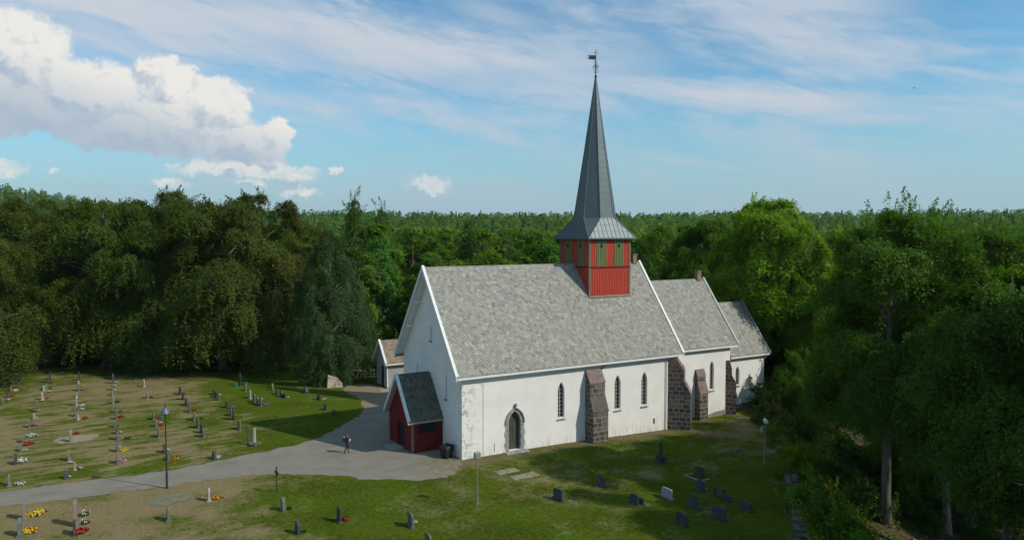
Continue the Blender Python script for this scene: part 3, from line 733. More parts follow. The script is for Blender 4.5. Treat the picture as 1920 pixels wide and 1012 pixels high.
zz = roof_z(NZR, TV0)+.10; fl.prism([(TU0-.10, TV0-.02, zz+.06), (TU0-.10, TV0-.16, zz-.10), (TU0-.10, TV0-.16, zz-.20), (TU0-.10, TV0-.02, zz+.0)], (TW+.2, 0, 0)); fl.build('apron', M['olive'], tower)

# ---- spire
UC = (TU0+TU1)/2; E0 = 2.88; Z0, Z1, Z2 = 17.96, 19.92, 33.7; AP = 2.0; SS = .83
sk = MB(); o8 = [(AP, -SS), (AP, SS), (SS, AP), (-SS, AP), (-AP, SS), (-AP, -SS), (-SS, -AP), (SS, -AP)]
sq = [(E0, -E0), (E0, E0), (-E0, E0), (-E0, -E0)]
P = [(UC+x, VC+y, Z0) for x, y in sq]+[(UC+x, VC+y, Z1) for x, y in o8]+[(UC+x, VC+y, Z0-.10) for x, y in sq]
sk.add(P, [(0, 1, 5, 4), (1, 2, 7, 6), (2, 3, 9, 8), (3, 0, 11, 10), (0, 4, 11), (1, 6, 5), (2, 8, 7), (3, 10, 9), (12, 13, 1, 0), (13, 14, 2, 1), (14, 15, 3, 2), (15, 12, 0, 3), (12, 13, 14, 15)])
spire = MB(); ap = [(UC+x*.985, VC+y*.985, Z1-.03) for x, y in o8]; top = [(UC+x*.035, VC+y*.035, Z2) for x, y in o8]
mid = [(UC+x*.50, VC+y*.50, Z1+(Z2-Z1)*.49) for x, y in o8]
spire.add(ap+mid+top, [(i, (i+1) % 8, (i+1) % 8+8, i+8) for i in range(8)]+[(i+8, (i+1) % 8+8, (i+1) % 8+16, i+16) for i in range(8)]+[tuple(range(16, 24))])
spire_o = spire.build('spire', M['zinc'], church)
sm = sk
for k in range(-5, 6):
    s = k*.5; t = min(1, abs(s)/E0)
    for ang in range(4):
        c_, s_ = cos(ang*pi/2), sin(ang*pi/2)
        x0, y0 = s*1.0, -E0; f = 1.0
        if abs(s) > SS:
            # ends on the hip between skirt corner and octagon corner
            u = (E0-abs(s))/(E0-SS); x1, y1, z1 = s, -(E0+(AP-E0)*u), Z0+(Z1-Z0)*u
        else: x1, y1, z1 = s, -AP, Z1
        a = (UC+x0*c_-y0*s_, VC+x0*s_+y0*c_, Z0+.02); b = (UC+x1*c_-y1*s_, VC+x1*s_+y1*c_, z1+.02)
        sm.beam(a, b, .045, .06)
sk_o = sk.build('skirt_roof', M['zinc'], spire_o)
hp = MB()
for i in range(8):
    hp.tube([ap[i], mid[i], top[i]], [.055, .045, .02], 5)
    hp.tube([P[4+i], P[[0, 1, 1, 2, 2, 3, 3, 0][i]]], .05, 5)
hp.build('hip_roll', M['zinc'], spire_o)
vane = MB(); vane.tube([(UC, VC, Z2-.3), (UC, VC, Z2+.5), (UC, VC, Z2+2.62)], [.07, .04, .025], 6)
vane.tube([(UC-.22, VC, Z2+2.42), (UC+.22, VC, Z2+2.42)], .025, 5); vane.blob((UC, VC, Z2+2.66), (.06, .06, .06), 1, 1, 0)
vane.blob((UC, VC, Z2+.12), (.13, .13, .16), 1, 2, 0)
vane_o = vane.build('weather_vane', M['iron'], spire_o)
sc = MB()
for k in range(4):
    ca, sa = cos(k*pi/2+.6), sin(k*pi/2+.6)
    for base, hgt, rad, sg in ((.45, .75, .26, 1), (1.15, .55, .17, 1), (.95, .28, .36, 1)):
        pth = []
        for i in range(13):
            t = i/12; r = rad*sin(pi*t)**.8+ (.10*sin(3*pi*t) if rad > .2 else 0); pth.append((UC+ca*r, VC+sa*r, Z2+base+hgt*t))
        sc.tube(pth, .016, 4, False)
sc.build('scrollwork', M['iron'], spire_o)
fg = MB(); bx, by = srv(*( -1, -.25)); bx0, by0 = srv(0, 0); dxx, dyy = bx-bx0, by-by0
pl = [(0, 0), (.5, 0), (.82, .04), (.60, .09), (.82, .17), (.60, .25), (.82, .36), (.5, .40), (0, .42)]
fg.prism([(UC+dxx*(x+.03), VC+dyy*(x+.03), Z2+1.76+z) for x, z in pl], (.02*dyy, -.02*dxx, 0)); fg.build('vane_flag', M['iron'], spire_o)

# ---- rainwater pipes, lightning conductor, wall grille
mb = MB(); zc = roof_z(NZR, VEN)-.16
mb.tube([(14.15, -.43, zc), (14.15, -.43, zc-.12), (14.0, -.14, zc-.62), (13.98, -.10, zc-1.1)], .045, 6); mb.build('rainwater_pipe', M['iron'], church)
mb = MB(); mb.tube([(22.0, -.43, zc), (22.0, -.42, zc-.12), (21.8, -.10, zc-.6), (21.8, -.09, -.5)], .045, 6); mb.build('rainwater_pipe', M['frame'], church)
mb = MB(); mb.tube([(38.05, 2.05, 5.0), (38.05, 2.36, 4.6), (38.05, 2.38, -.6)], .045, 6); mb.build('rainwater_pipe', M['white'], church)
mb = MB(); mb.tube([(1.95, -.52, roof_z(NZR, VEN)-.2), (1.95, -.03, 6.0), (1.95, -.03, -.1)], .014, 4); mb.build('lightning_conductor', M['frame'], church)
mb = MB(); mb.box((20.3, -.03, .35), (20.45, .02, .85)); mb.build('wall_grille', M['dark'], church)
mb = MB(); mb.box((3.0, -.035, .25), (3.05, .02, .95)); mb.build('earth_cable_cover', M['frame'], church)

# ---- red timber porch against the west gable
porch = empty('porch'); porch.parent = church
PU, PV0, PV1, PC, PZR, PZE = -2.8, 3.7, 8.9, 6.3, 6.25, 2.72
ppitch = (PZR-PZE)/(PC-3.5); mb = MB(); wz = PZR-ppitch*(PC-PV0)-.2
wall_panel(mb, [(PU, -.4), (-.02, -.4), (-.02, wz), (PU, wz)], [[(-2.25, 1.62), (-.62, 1.62), (-.62, 2.52), (-2.25, 2.52)]], S_f(PV0), .15)
wall_panel(mb, [(PU, -.4), (-.02, -.4), (-.02, wz), (PU, wz)], [], N_f(PV1))
wall_panel(mb, [(PV0, -.4), (PV1, -.4), (PV1, wz), (PC, PZR-.2), (PV0, wz)], [[(5.5, -.1), (7.0, -.1), (7.0, 2.15), (5.5, 2.15)]], W_f(PU), .15)
s = PU+.12
while s < -.1:
    if not (-2.4 < s < -.5): mb.box((s, PV0-.025, -.2), (s+.04, PV0+.003, wz-.03))
    else: mb.box((s, PV0-.025, -.2), (s+.04, PV0+.003, 1.5))
    s += .2
mb.build('porch_wall', M['red_dark'], porch)
pd = MB(); pd.box((PU+.13, 5.5, -.05), (PU+.16, 7.0, 2.15)); pd.build('door_opening', M['dark'], porch)
pw = MB(); pw.box((-2.25, PV0+.12, 1.62), (-.62, PV0+.15, 2.52)); pwo = pw.build('porch_window', M['dark'], porch)
pf = MB(); pf.box((-2.32, PV0-.05, 1.50), (-.55, PV0+.02, 1.62)); pf.box((-2.32, PV0-.045, 1.622), (-2.25, PV0+.02, 2.56)); pf.box((-.62, PV0-.045, 1.622), (-.55, PV0+.02, 2.56))
pf.build('frame', M['red_dark'], pwo)
for x, y in ((PU, PV0), (PU, PV1), (-.08, PV0)):
    c = MB(); c.box((x-.05, y-.06 if y == PV0 else y-.1, -.3), (x+.13 if x < -1 else x+.04, y+.1 if y == PV0 else y+.06, wz)); c.build('corner_board', M['olive'] if x < -1 else M['red_dark'], porch)
pr = slate_roof('porch_roof', -3.2, -.02, 3.5, PZR, M['slate_dark'], w=.34, e=.26, seed=9, parent=porch, vc=PC, pitch=ppitch)
verge(pr, -3.2, 3.5, PZR, w=.16, vc=PC, pitch=ppitch)
st = MB(); st.box((-4.1, 5.4, -.3), (-2.86, 7.1, .10)); st.build('porch_step', M['concrete'], porch, bevel=.02)

# ================================================================ outbuilding behind the church
SU0, SU1, SV0, SV1 = 4.95, 9.6, 29.9, 33.4
shed = empty('outbuilding', (SU0, SV0, 0), 0, 'small pale grey gabled outbuilding with brown slate roof and dark doorway behind the church', 'outbuilding')
sc_, szr, sze = (SV1-SV0)/2, 5.45, 2.95
sp = (szr-sze)/(sc_+.45); mb = MB(); wz = szr-sp*sc_-.15; du, dv = SU1-SU0, SV1-SV0
wall_panel(mb, [(0, -.5), (du, -.5), (du, wz), (0, wz)], [], S_f(0)); wall_panel(mb, [(0, -.5), (du, -.5), (du, wz), (0, wz)], [], N_f(dv))
wall_panel(mb, [(0, -.5), (dv, -.5), (dv, wz), (sc_, szr-.15), (0, wz)], [[(1.05, -.1), (2.2, -.1), (2.2, 2.45), (1.05, 2.45)]], W_f(0), .2)
wall_panel(mb, [(0, -.5), (dv, -.5), (dv, wz), (sc_, szr-.15), (0, wz)], [], E_f(du))
mb.build('wall', M['greyboard'], shed)
mb = MB(); mb.box((.15, 1.05, -.05), (.19, 2.2, 2.45)); mb.build('door', M['dark'], shed)
mb = MB(); mb.box((-.03, -.04, -.3), (.10, .02, wz)); mb.build('corner_board', M['white'], shed)
sr = slate_roof('roof', -.35, du+.3, -.45, szr, M['slate_brown'], w=.36, e=.28, seed=12, parent=shed, vc=sc_, pitch=sp)
verge(sr, -.35, -.45, szr, w=.14, vc=sc_, pitch=sp)
mb = MB(); mb.box((-.33, -.48, sze-.22), (du+.3, -.42, sze-.02)); mb.build('fascia_board', M['white'], sr)
sl = MB(); sl.box((-1.5, -.55, -.06), (1.3, .55, .08)); o = sl.build('stone_slab', M['concrete'], bevel=.03); o.location = (5.0, 28.5, 0); o.rotation_euler.z = -.15
tag(o, 'flat pale concrete slab on the grass beside the grey outbuilding', 'slab')

# ================================================================ gravestones: (row, x, y, height, shape, tint, width, flowers)
STONES=[
 ('A',-33.93,42.67,0.82,'r','g',0.7,[(-33.54,44.55,'w',0.5)]),
 ('A',-33.8,46.62,0.8,'r','d',0.7,[(-33.33,46.74,'r',0.7)]),
 ('A',-33.65,50.2,0.74,'s','g',0.7,[(-33.2,50.19,'w',0.9)]),
 ('A',-33.67,53.78,0.75,'r','l',0.7,[]),
 ('A',-33.48,55.65,0.88,'r','g',0.7,[]),
 ('A',-33.21,57.2,1.13,'n','d',0.7,[(-33.07,56.77,'w',0.3)]),
 ('A',-33.32,66.28,0.84,'r','d',0.7,[]),
 ('A',-32.95,72.97,0.54,'n','d',0.6,[]),
 ('B',-31.39,11.27,0.79,'s','l',0.7,[(-30.77,11.17,'w',1.0)]),
 ('B',-31.34,17.19,0.75,'n','d',0.7,[(-30.88,17.63,'w',1.3)]),
 ('B',-31.19,21.22,0.6,'r','g',0.7,[(-30.92,21.13,'w',0.6),(-30.79,23.17,'r',1.2)]),
 ('B',-31.22,24.36,0.55,'r','g',0.7,[(-30.67,26.18,'w',1.3)]),
 ('B',-31.0,30.11,0.71,'r','g',0.7,[(-30.73,30.35,'r',0.5),(-30.38,30.15,'v',0.7)]),
 ('B',-30.73,33.56,0.59,'n','l',0.5,[(-30.57,33.78,'w',0.4)]),
 ('B',-30.65,37.03,1.13,'r','g',0.7,[(-30.43,37.24,'w',0.3)]),
 ('B',-30.35,43.22,0.84,'r','w',0.6,[(-29.89,43.39,'r',0.5)]),
 ('B',-30.37,48.89,0.58,'r','w',0.7,[(-29.86,47.51,'w',0.5)]),
 ('B',-30.14,49.19,0.73,'n','g',0.7,[(-29.76,49.4,'k',0.7)]),
 ('B',-30.1,54.15,1.03,'n','d',0.7,[(-29.76,53.48,'k',0.6)]),
 ('B',-29.95,56.35,0.96,'r','d',0.6,[]),
 ('C',-27.82,11.07,0.61,'n','d',0.6,[(-27.57,11.19,'w',0.35)]),
 ('C',-27.22,13.09,0.59,'c','w',0.5,[(-27.05,13.08,'r',0.4),(-26.86,12.97,'w',0.5)]),
 ('C',-27.64,16.14,0.76,'s','l',0.6,[(-27.52,15.05,'w',0.5)]),
 ('C',-27.56,22.4,1.09,'n','l',0.7,[(-27.16,24.99,'r',0.7)]),
 ('C',-26.95,30.91,0.54,'s','w',0.4,[(-26.38,31.11,'r',0.8)]),
 ('C',-27.2,32.83,0.83,'r','g',0.8,[]),
 ('C',-26.98,35.61,0.5,'r','g',0.6,[(-26.55,35.74,'w',0.7)]),
 ('C',-27.11,37.91,1.07,'r','w',0.7,[(-26.58,37.45,'w',0.8)]),
 ('C',-27.04,42.95,0.64,'n','g',0.7,[]),
 ('C',-26.86,46.66,0.83,'r','g',0.7,[(-26.49,46.63,'v',0.7),(-26.44,48.91,'y',0.5)]),
 ('C',-26.84,51.43,0.41,'s','w',0.4,[]),
 ('C',-26.75,53.77,1.07,'r','d',0.7,[]),
 ('D',-24.27,13.35,0.68,'r','g',0.8,[(-23.88,13.48,'p',1.1)]),
 ('D',-24.13,16.97,0.76,'r','g',0.7,[(-23.9,17.97,'w',0.4),(-23.65,16.85,'y',0.9)]),
 ('D',-23.96,20.97,0.83,'r','g',0.7,[(-23.55,20.73,'w',0.3),(-23.19,20.81,'k',1.2)]),
 ('D',-23.86,23.22,0.61,'n','d',0.7,[(-23.6,23.33,'w',0.4)]),
 ('D',-23.92,25.98,0.68,'r','g',0.7,[(-23.66,26.11,'k',0.4)]),
 ('D',-23.66,29.4,0.66,'r','g',0.7,[(-23.24,29.82,'r',0.8)]),
 ('D',-23.61,32.56,0.78,'r','g',0.7,[(-23.15,32.53,'r',0.6)]),
 ('D',-23.66,37.3,0.82,'r','l',0.7,[(-23.26,37.6,'k',1.0)]),
 ('D',-23.57,41.63,0.59,'s','l',0.6,[]),
 ('D',-23.43,45.11,0.78,'r','g',0.7,[(-23.16,44.64,'w',0.6),(-23.01,47.06,'w',0.5)]),
 ('D',-23.19,49.46,1.22,'n','d',0.6,[(-22.89,49.96,'w',0.6)]),
 ('D2',-20.23,38.16,0.71,'r','l',0.6,[(-19.9,38.18,'k',0.8)]),
 ('D2',-20.07,45.34,0.94,'s','w',0.7,[(-19.92,45.26,'w',0.3)]),
 ('D2',-19.86,50.98,0.54,'n','d',0.6,[]),
 ('E',-20.65,12.17,0.43,'r','g',0.8,[(-20.13,11.87,'o',0.8)]),
 ('E',-20.74,14.61,0.7,'r','d',0.8,[(-20.41,14.95,'w',0.45)]),
 ('E',-20.66,20.12,0.84,'r','g',0.8,[]),
 ('E',-20.53,24.12,0.74,'r','l',0.8,[(-20.18,24.08,'r',0.8),(-20.04,25.14,'w',0.5)]),
 ('E',-20.5,27.33,0.71,'r','g',0.8,[(-20.22,27.61,'r',0.7),(-19.9,27.55,'v',0.7)]),
 ('F',-17.39,10.56,0.74,'n','d',0.8,[(-17.08,10.68,'w',0.8)]),
 ('F',-17.17,18.08,0.84,'r','g',0.9,[(-16.64,20.41,'w',0.3)]),
 ('F',-17.11,19.65,0.83,'s','d',0.9,[]),
 ('F',-17.16,21.75,0.96,'r','g',0.9,[]),
 ('F',-17.06,25.02,0.77,'r','g',0.8,[(-16.53,25.23,'k',1.0)]),
 ('F',-17.0,28.79,0.67,'r','g',0.8,[(-16.61,29.04,'r',0.7)]),
 ('F',-16.92,32.23,0.83,'r','d',0.8,[(-16.56,32.12,'p',0.6)]),
 ('F',-16.88,35.37,0.76,'s','d',0.8,[(-16.3,36.98,'w',0.3)]),
 ('F',-16.83,38.56,0.78,'s','d',0.9,[(-16.27,38.52,'o',0.6)]),
 ('G',-13.5,33.12,0.65,'r','g',0.8,[(-12.97,35.43,'w',0.5)]),
 ('G',-13.51,34.78,0.66,'r','d',0.8,[]),
 ('G',-13.51,36.32,0.65,'r','d',0.8,[]),
 ('H',-13.86,19.16,0.86,'r','g',0.9,[]),
 ('H',-13.64,23.26,1.08,'r','d',0.8,[(-13.27,24.81,'o',0.7)]),
 ('H',-13.57,25.07,0.73,'r','g',0.8,[]),
 ('H',-13.36,28.9,0.66,'r','d',0.7,[(-12.99,28.68,'v',1.1)]),
 ('I',-10.08,28.03,0.75,'r','g',0.8,[(-9.63,28.05,'v',1.0)]),
 ('I',-10.27,28.91,0.89,'r','g',0.8,[(-9.33,31.07,'w',0.4)]),
 ('I',-10.31,30.12,0.91,'r','g',0.8,[]),
 ('I',-10.31,32.32,0.9,'s','w',0.7,[]),
 ('I',-9.93,36.88,0.72,'s','p',0.7,[(-9.71,36.64,'r',0.7)]),
 ('J',-6.92,30.6,0.52,'r','d',0.9,[(-6.65,30.18,'w',0.5)]),
 ('J',-7.11,31.35,0.84,'n','d',0.8,[]),
 ('J',-7.22,32.82,0.69,'r','d',0.8,[]),
 ('J',-7.16,35.55,0.79,'n','g',0.8,[]),
 ('K1',-4.13,32.12,0.7,'t','d',0.9,[]),
 ('K2',-3.91,27.7,0.62,'s','d',0.8,[(-3.49,27.45,'w',0.6),(-3.23,27.5,'w',0.5)]),
 ('K3',-4.65,22.64,0.59,'r','d',0.7,[]),
 ('K4',-4.36,20.55,0.44,'r','d',0.8,[]),
 ('L1',-30.05,3.16,1.2,'T','p',0.7,[(-29.42,3.56,'y',1.5),(-29.75,3.45,'w',0.35),(-29.45,3.27,'w',0.4)]),
 ('L2',-30.15,0.18,1.13,'P','g',0.8,[(-29.72,0.37,'Y',1.2)]),
 ('L3',-27.21,0.25,1.6,'T','p',0.8,[(-26.69,1.96,'W',1.1),(-26.69,0.28,'W',1.0)]),
 ('L4',-27.26,-1.34,0.81,'s','d',0.8,[(-26.94,-1.26,'r',1.2)]),
 ('M1',-22.05,-1.82,0.92,'r','g',0.7,[]),
 ('M2',-19.24,0.56,0.94,'R','w',0.5,[(-18.66,0.71,'Z',1.0)]),
 ('M4',-15.21,-3.81,0.88,'n','g',0.7,[(-14.83,-3.82,'k',0.7)]),
 ('M5',-15.35,-8.1,0.83,'n','d',0.8,[(-15.02,-8.16,'k',0.6)]),
 ('M6',-12.6,-7.65,0.92,'s','d',0.7,[(-12.19,-7.57,'r',0.8)]),
 ('N1',-8.93,-10.66,0.87,'r','g',1.0,[(-8.5,-10.39,'w',0.45)]),
 ('N2',-9.11,-13.81,0.67,'r','g',1.0,[(-8.69,-13.76,'r',0.6)]),
 ('N3',1.74,-11.45,0.81,'a','b',1.3,[(2.22,-12.14,'w',0.25)]),
 ('O1',13.91,-8.25,1.75,'O','d',0.6,[]),
 ('O2',13.67,-12.82,0.81,'a','d',1.0,[]),
 ('O3',11.55,-15.14,0.76,'r','b',0.9,[(12.1,-15.19,'w',0.25)]),
 ('O4',8.52,-14.98,0.74,'h','B',1.3,[]),
 ('O5',6.05,-10.68,0.77,'r','b',1.0,[]),
 ('O6',5.78,-14.74,0.66,'a','b',1.0,[]),
 ('O7',6.23,-15.01,0.36,'s','b',0.6,[]),
 ('O8',8.84,-17.17,0.94,'C','b',1.1,[]),
 ('O9',11.77,-16.76,0.68,'a','d',1.2,[]),
 ('O10',11.76,-17.57,0.37,'s','b',0.7,[]),
 ('O11',8.8,-19.59,0.82,'a','b',1.4,[]),
 ('O12',11.49,-19.42,0.62,'r','b',1.2,[]),
 ('O13',6.05,-19.08,0.8,'a','d',1.2,[]),
]

def prof(kind, w, h):
    a = w/2
    if kind == 'r': return [(-a, 0), (a, 0), (a, h*.80)]+[(a*cos(t*pi/8), h*.80+h*.20*sin(t*pi/8)) for t in range(1, 8)]+[(-a, h*.80)]
    if kind == 'R': return [(-a, 0), (a, 0), (a*1.05, h*.5), (a*.98, h*.84), (a*.6, h*.97), (0, h), (-a*.7, h*.95), (-a, h*.8), (-a*.95, h*.4)]
    if kind == 's': return [(-a, 0), (a, 0), (a, h*.97), (a*.96, h), (-a*.96, h), (-a, h*.97)]
    if kind == 'a': return [(-a, 0), (a, 0), (a, h*.84), (a*.5, h*.97), (-a*.5, h), (-a, h*.96)]
    if kind == 'h': return [(-a, 0), (a, 0), (a*1.03, h*.80), (a*.82, h*.97), (a*.3, h), (-a*.3, h*.98), (-a*.85, h), (-a, h*.84)]
    if kind == 'n': return [(-a, 0), (a*.95, 0), (a*.9, h*.45), (a*.72, h*.8), (a*.2, h), (-a*.35, h*.93), (-a*.8, h*.7), (-a*.92, h*.35)]
    if kind == 't': return [(-a, 0), (a, 0), (a*.9, h*.7), (a*.4, h), (-a*.5, h*.85), (-a*.95, h*.5)]
    if kind == 'T': return [(-a, 0), (a, 0), (a*.9, h*.93), (a*.7, h), (-a*.75, h*.98), (-a*.92, h*.9)]
    if kind == 'P': return [(-a, 0), (a, 0), (a*.92, h*.75), (0, h), (-a*.92, h*.75)]
    if kind == 'C': return [(-a, 0), (a*1.3, 0), (a*1.25, h*.10), (a*.75, h*.22), (a*.62, h*.75)]+[(a*.62*cos(t*pi/6), h*.75+h*.25*sin(t*pi/6)) for t in range(1, 6)]+[(-a*.62, h*.75), (-a*.75, h*.3)]
    if kind == 'O': return [(-a*.42, 0), (a*.42, 0), (a*.30, h*.86), (a*.15, h*.97), (0, h), (-a*.15, h*.97), (-a*.30, h*.86)]
    if kind == 'c':
        b = a*.28; c = h*.72
        return [(-b, 0), (b, 0), (b, c-b), (a, c-b), (a, c+b), (b, c+b), (b, h), (-b, h), (-b, c+b), (-a, c+b), (-a, c-b), (-b, c-b)]
TINT = {'g': ((.135, .125, .11), 'grey'), 'd': ((.045, .046, .044), 'dark grey'), 'l': ((.21, .195, .17), 'light grey'), 'w': ((.36, .355, .33), 'whitish'),
        'p': ((.22, .17, .145), 'pinkish'), 'b': ((.045, .056, .068), 'slate-blue'), 'B': ((.27, .33, .35), 'pale blue-grey')}
SHAPE = {'r': 'round-topped gravestone', 's': 'square-cut gravestone', 'a': 'sloping-topped gravestone', 'n': 'rough natural gravestone', 'R': 'rounded narrow gravestone', 'h': 'broad shouldered gravestone',
         't': 'leaning boulder gravestone', 'T': 'tall slab gravestone', 'P': 'pointed gravestone', 'C': 'curved-foot gravestone', 'O': 'tall narrow obelisk gravestone', 'c': 'small cross grave marker'}
ROWS = {'A': 'leftmost row', 'B': 'second row from left', 'C': 'third row from left', 'D': 'fourth row from left', 'D2': 'sparse row of three', 'E': 'row behind the lamp', 'F': 'row right of the lamp', 'G': 'tight far row of three',
        'H': 'row beside the column monument', 'I': 'tight row of five', 'J': 'far row of four'}
ORD = ['first', 'second', 'third', 'fourth', 'fifth', 'sixth', 'seventh', 'eighth', 'ninth', 'tenth', 'eleventh', 'twelfth', 'thirteenth']
SPECIAL = {'K1': 'alone beside the path to the outbuilding', 'K2': 'with white flowers near the path bend', 'K3': 'on the lit grass left of the path, above the church shadow', 'K4': 'small, at the edge of the church shadow by the path',
           'L1': 'at the bottom left with yellow flowers before it', 'L2': 'in the bottom left corner with orange and yellow flowers', 'L3': 'by white-flowering bushes at the bottom left', 'L4': 'with a large red flower bed at the bottom left',
           'M1': 'on bare ground in front of the tall black lamp', 'M2': 'with an orange flower patch on the front lawn', 'M4': 'with a small green bush on the front lawn', 'M5': 'on the front lawn, nearest the bottom edge',
           'M6': 'with a dark red flower bed on the front lawn', 'N1': 'alone on the front lawn left of the light pole', 'N2': 'cut by the bottom edge of the picture left of centre', 'N3': 'alone on the lawn right of the light pole',
           'O1': 'standing alone on the lawn south of the church', 'O2': 'on a pale kerb between the obelisk and the lawn stones', 'O3': 'just in front of the kerbed dark stone', 'O4': 'brightest of the stones in the shaded lawn',
           'O5': 'in the shade left of the pale stone, apart from the others', 'O6': 'left of the pale stone, a small one beside it', 'O7': 'low, touching the shaded stone left of the pale one', 'O8': 'with a swept kerb in the middle of the shaded group',
           'O9': 'broad, at the back right of the shaded group', 'O10': 'low, right beside the broad stone of the shaded group', 'O11': 'widest, at the front right of the shaded group', 'O12': 'rightmost of the shaded group, near the boundary wall', 'O13': 'frontmost of the shaded group'}
FCOL = {'w': ((.48, .48, .44), 'white'), 'r': ((.34, .014, .012), 'red'), 'v': ((.13, .10, .26), 'violet'), 'k': ((.05, .10, .02), 'green'), 'y': ((.60, .44, .02), 'yellow'), 'Y': ((.58, .27, .01), 'orange and yellow'),
        'o': ((.55, .15, .02), 'orange'), 'p': ((.40, .22, .26), 'pink'), 'W': ((.60, .62, .56), 'white-dotted'), 'Z': ((.50, .24, .02), 'orange')}
FSHORT = {'K2': 'by a dark stone near the path bend', 'L1': 'in front of the tall pinkish stone at bottom left', 'L2': 'before the pointed stone in the bottom left corner', 'L3': 'beside the second tall pinkish stone at bottom left',
          'L4': 'before the low dark stone at bottom left', 'M2': 'beside the whitish narrow stone', 'M4': 'at the rough grey stone below the iron cross', 'M5': 'at the lowest dark stone of the front lawn', 'M6': 'before the square dark stone on the front lawn',
          'N1': 'at the lone round stone left of the floodlight pole', 'N2': 'at the stone cut by the bottom edge', 'N3': 'by the slate-blue stone right of the floodlight pole', 'O3': 'by the round stone in front of the kerbed one'}
def leafcloud(n, rx, ry, rz, size, seed, zoff=0.0, upper=False):
    r = np.random.default_rng(seed); d = r.normal(size=(n, 3)); d /= np.linalg.norm(d, axis=1)[:, None]; k = r.uniform(.55, 1, n)[:, None]
    if upper: d[:, 2] = np.abs(d[:, 2])*.9+.15
    else: d[:, 2] = np.abs(d[:, 2])
    c = d*k*[rx, ry, rz]*(1+.25*np.sin(d[:, :1]*7+d[:, 1:2]*5)); c[:, 2] += zoff
    nrm = d+r.normal(size=(n, 3))*.5; a = np.cross(nrm, r.normal(size=(n, 3))); a /= np.linalg.norm(a, axis=1)[:, None]; b = np.cross(nrm, a); b /= np.linalg.norm(b, axis=1)[:, None]
    s = size*r.uniform(.7, 1.3, n)[:, None]; V = np.concatenate([c-a*s, c+b*s*.7, c+a*s, c-b*s*.7], 1).reshape(-1, 3)
    return V, np.arange(4*n).reshape(n, 4), r.uniform(0, 1, n)
FOL = [rawmesh('foliage', *(lambda q: (q[0], q[1]))(leafcloud(260, .36, .42, .20, .055, 10+i)), [M['leaf']], leafcloud(260, .36, .42, .20, .055, 10+i)[2]) for i in range(3)]
PET = [rawmesh('blossoms', *(lambda q: (q[0], q[1]))(leafcloud(170, .40, .46, .22, .075, 20+i, .04, True)), [M['petal']], leafcloud(170, .40, .46, .22, .075, 20+i, .04, True)[2]) for i in range(3)]
PETS = rawmesh('blossoms', *(lambda q: (q[0], q[1]))(leafcloud(26, .42, .48, .27, .06, 31, .05, True)), [M['petal']], leafcloud(26, .42, .48, .27, .06, 31, .05, True)[2])
mb = MB(); mb.lathe([(.10, 0), (.15, .16), (.165, .17), (.15, .15)], 10); POT = mb.mesh('pot', M['concrete'])
def flowers(x, y, c, s, label, i):
    col, cn = FCOL[c]; z = gz(x, y)
    o = empty('flower_bed' if s > .55 else 'flower_pot', (x, y, z), (i*1.7) % 6.28, label, 'flowers', 'flowers set before the gravestones', (s*.85, s*.85, s*(.8 if s > .8 else 1.0)))
    f = link('foliage', FOL[i % 3], o, (.045, .085, .015))
    if c != 'k':
        p = link('blossoms', PETS if c == 'W' else PET[i % 3], o, col)
        if c == 'Y': p2 = link('blossoms', PET[(i+1) % 3], o, (.58, .40, .02)); p2.rotation_euler.z = 1.5; p2.scale = (.9, .9, .98)
    if s <= .55:
        link('pot', POT, o, (.3, .3, .3)); f.location.z = .14
        for ch in o.children:
            if ch.name.startswith('blossoms'): ch.location.z = .15
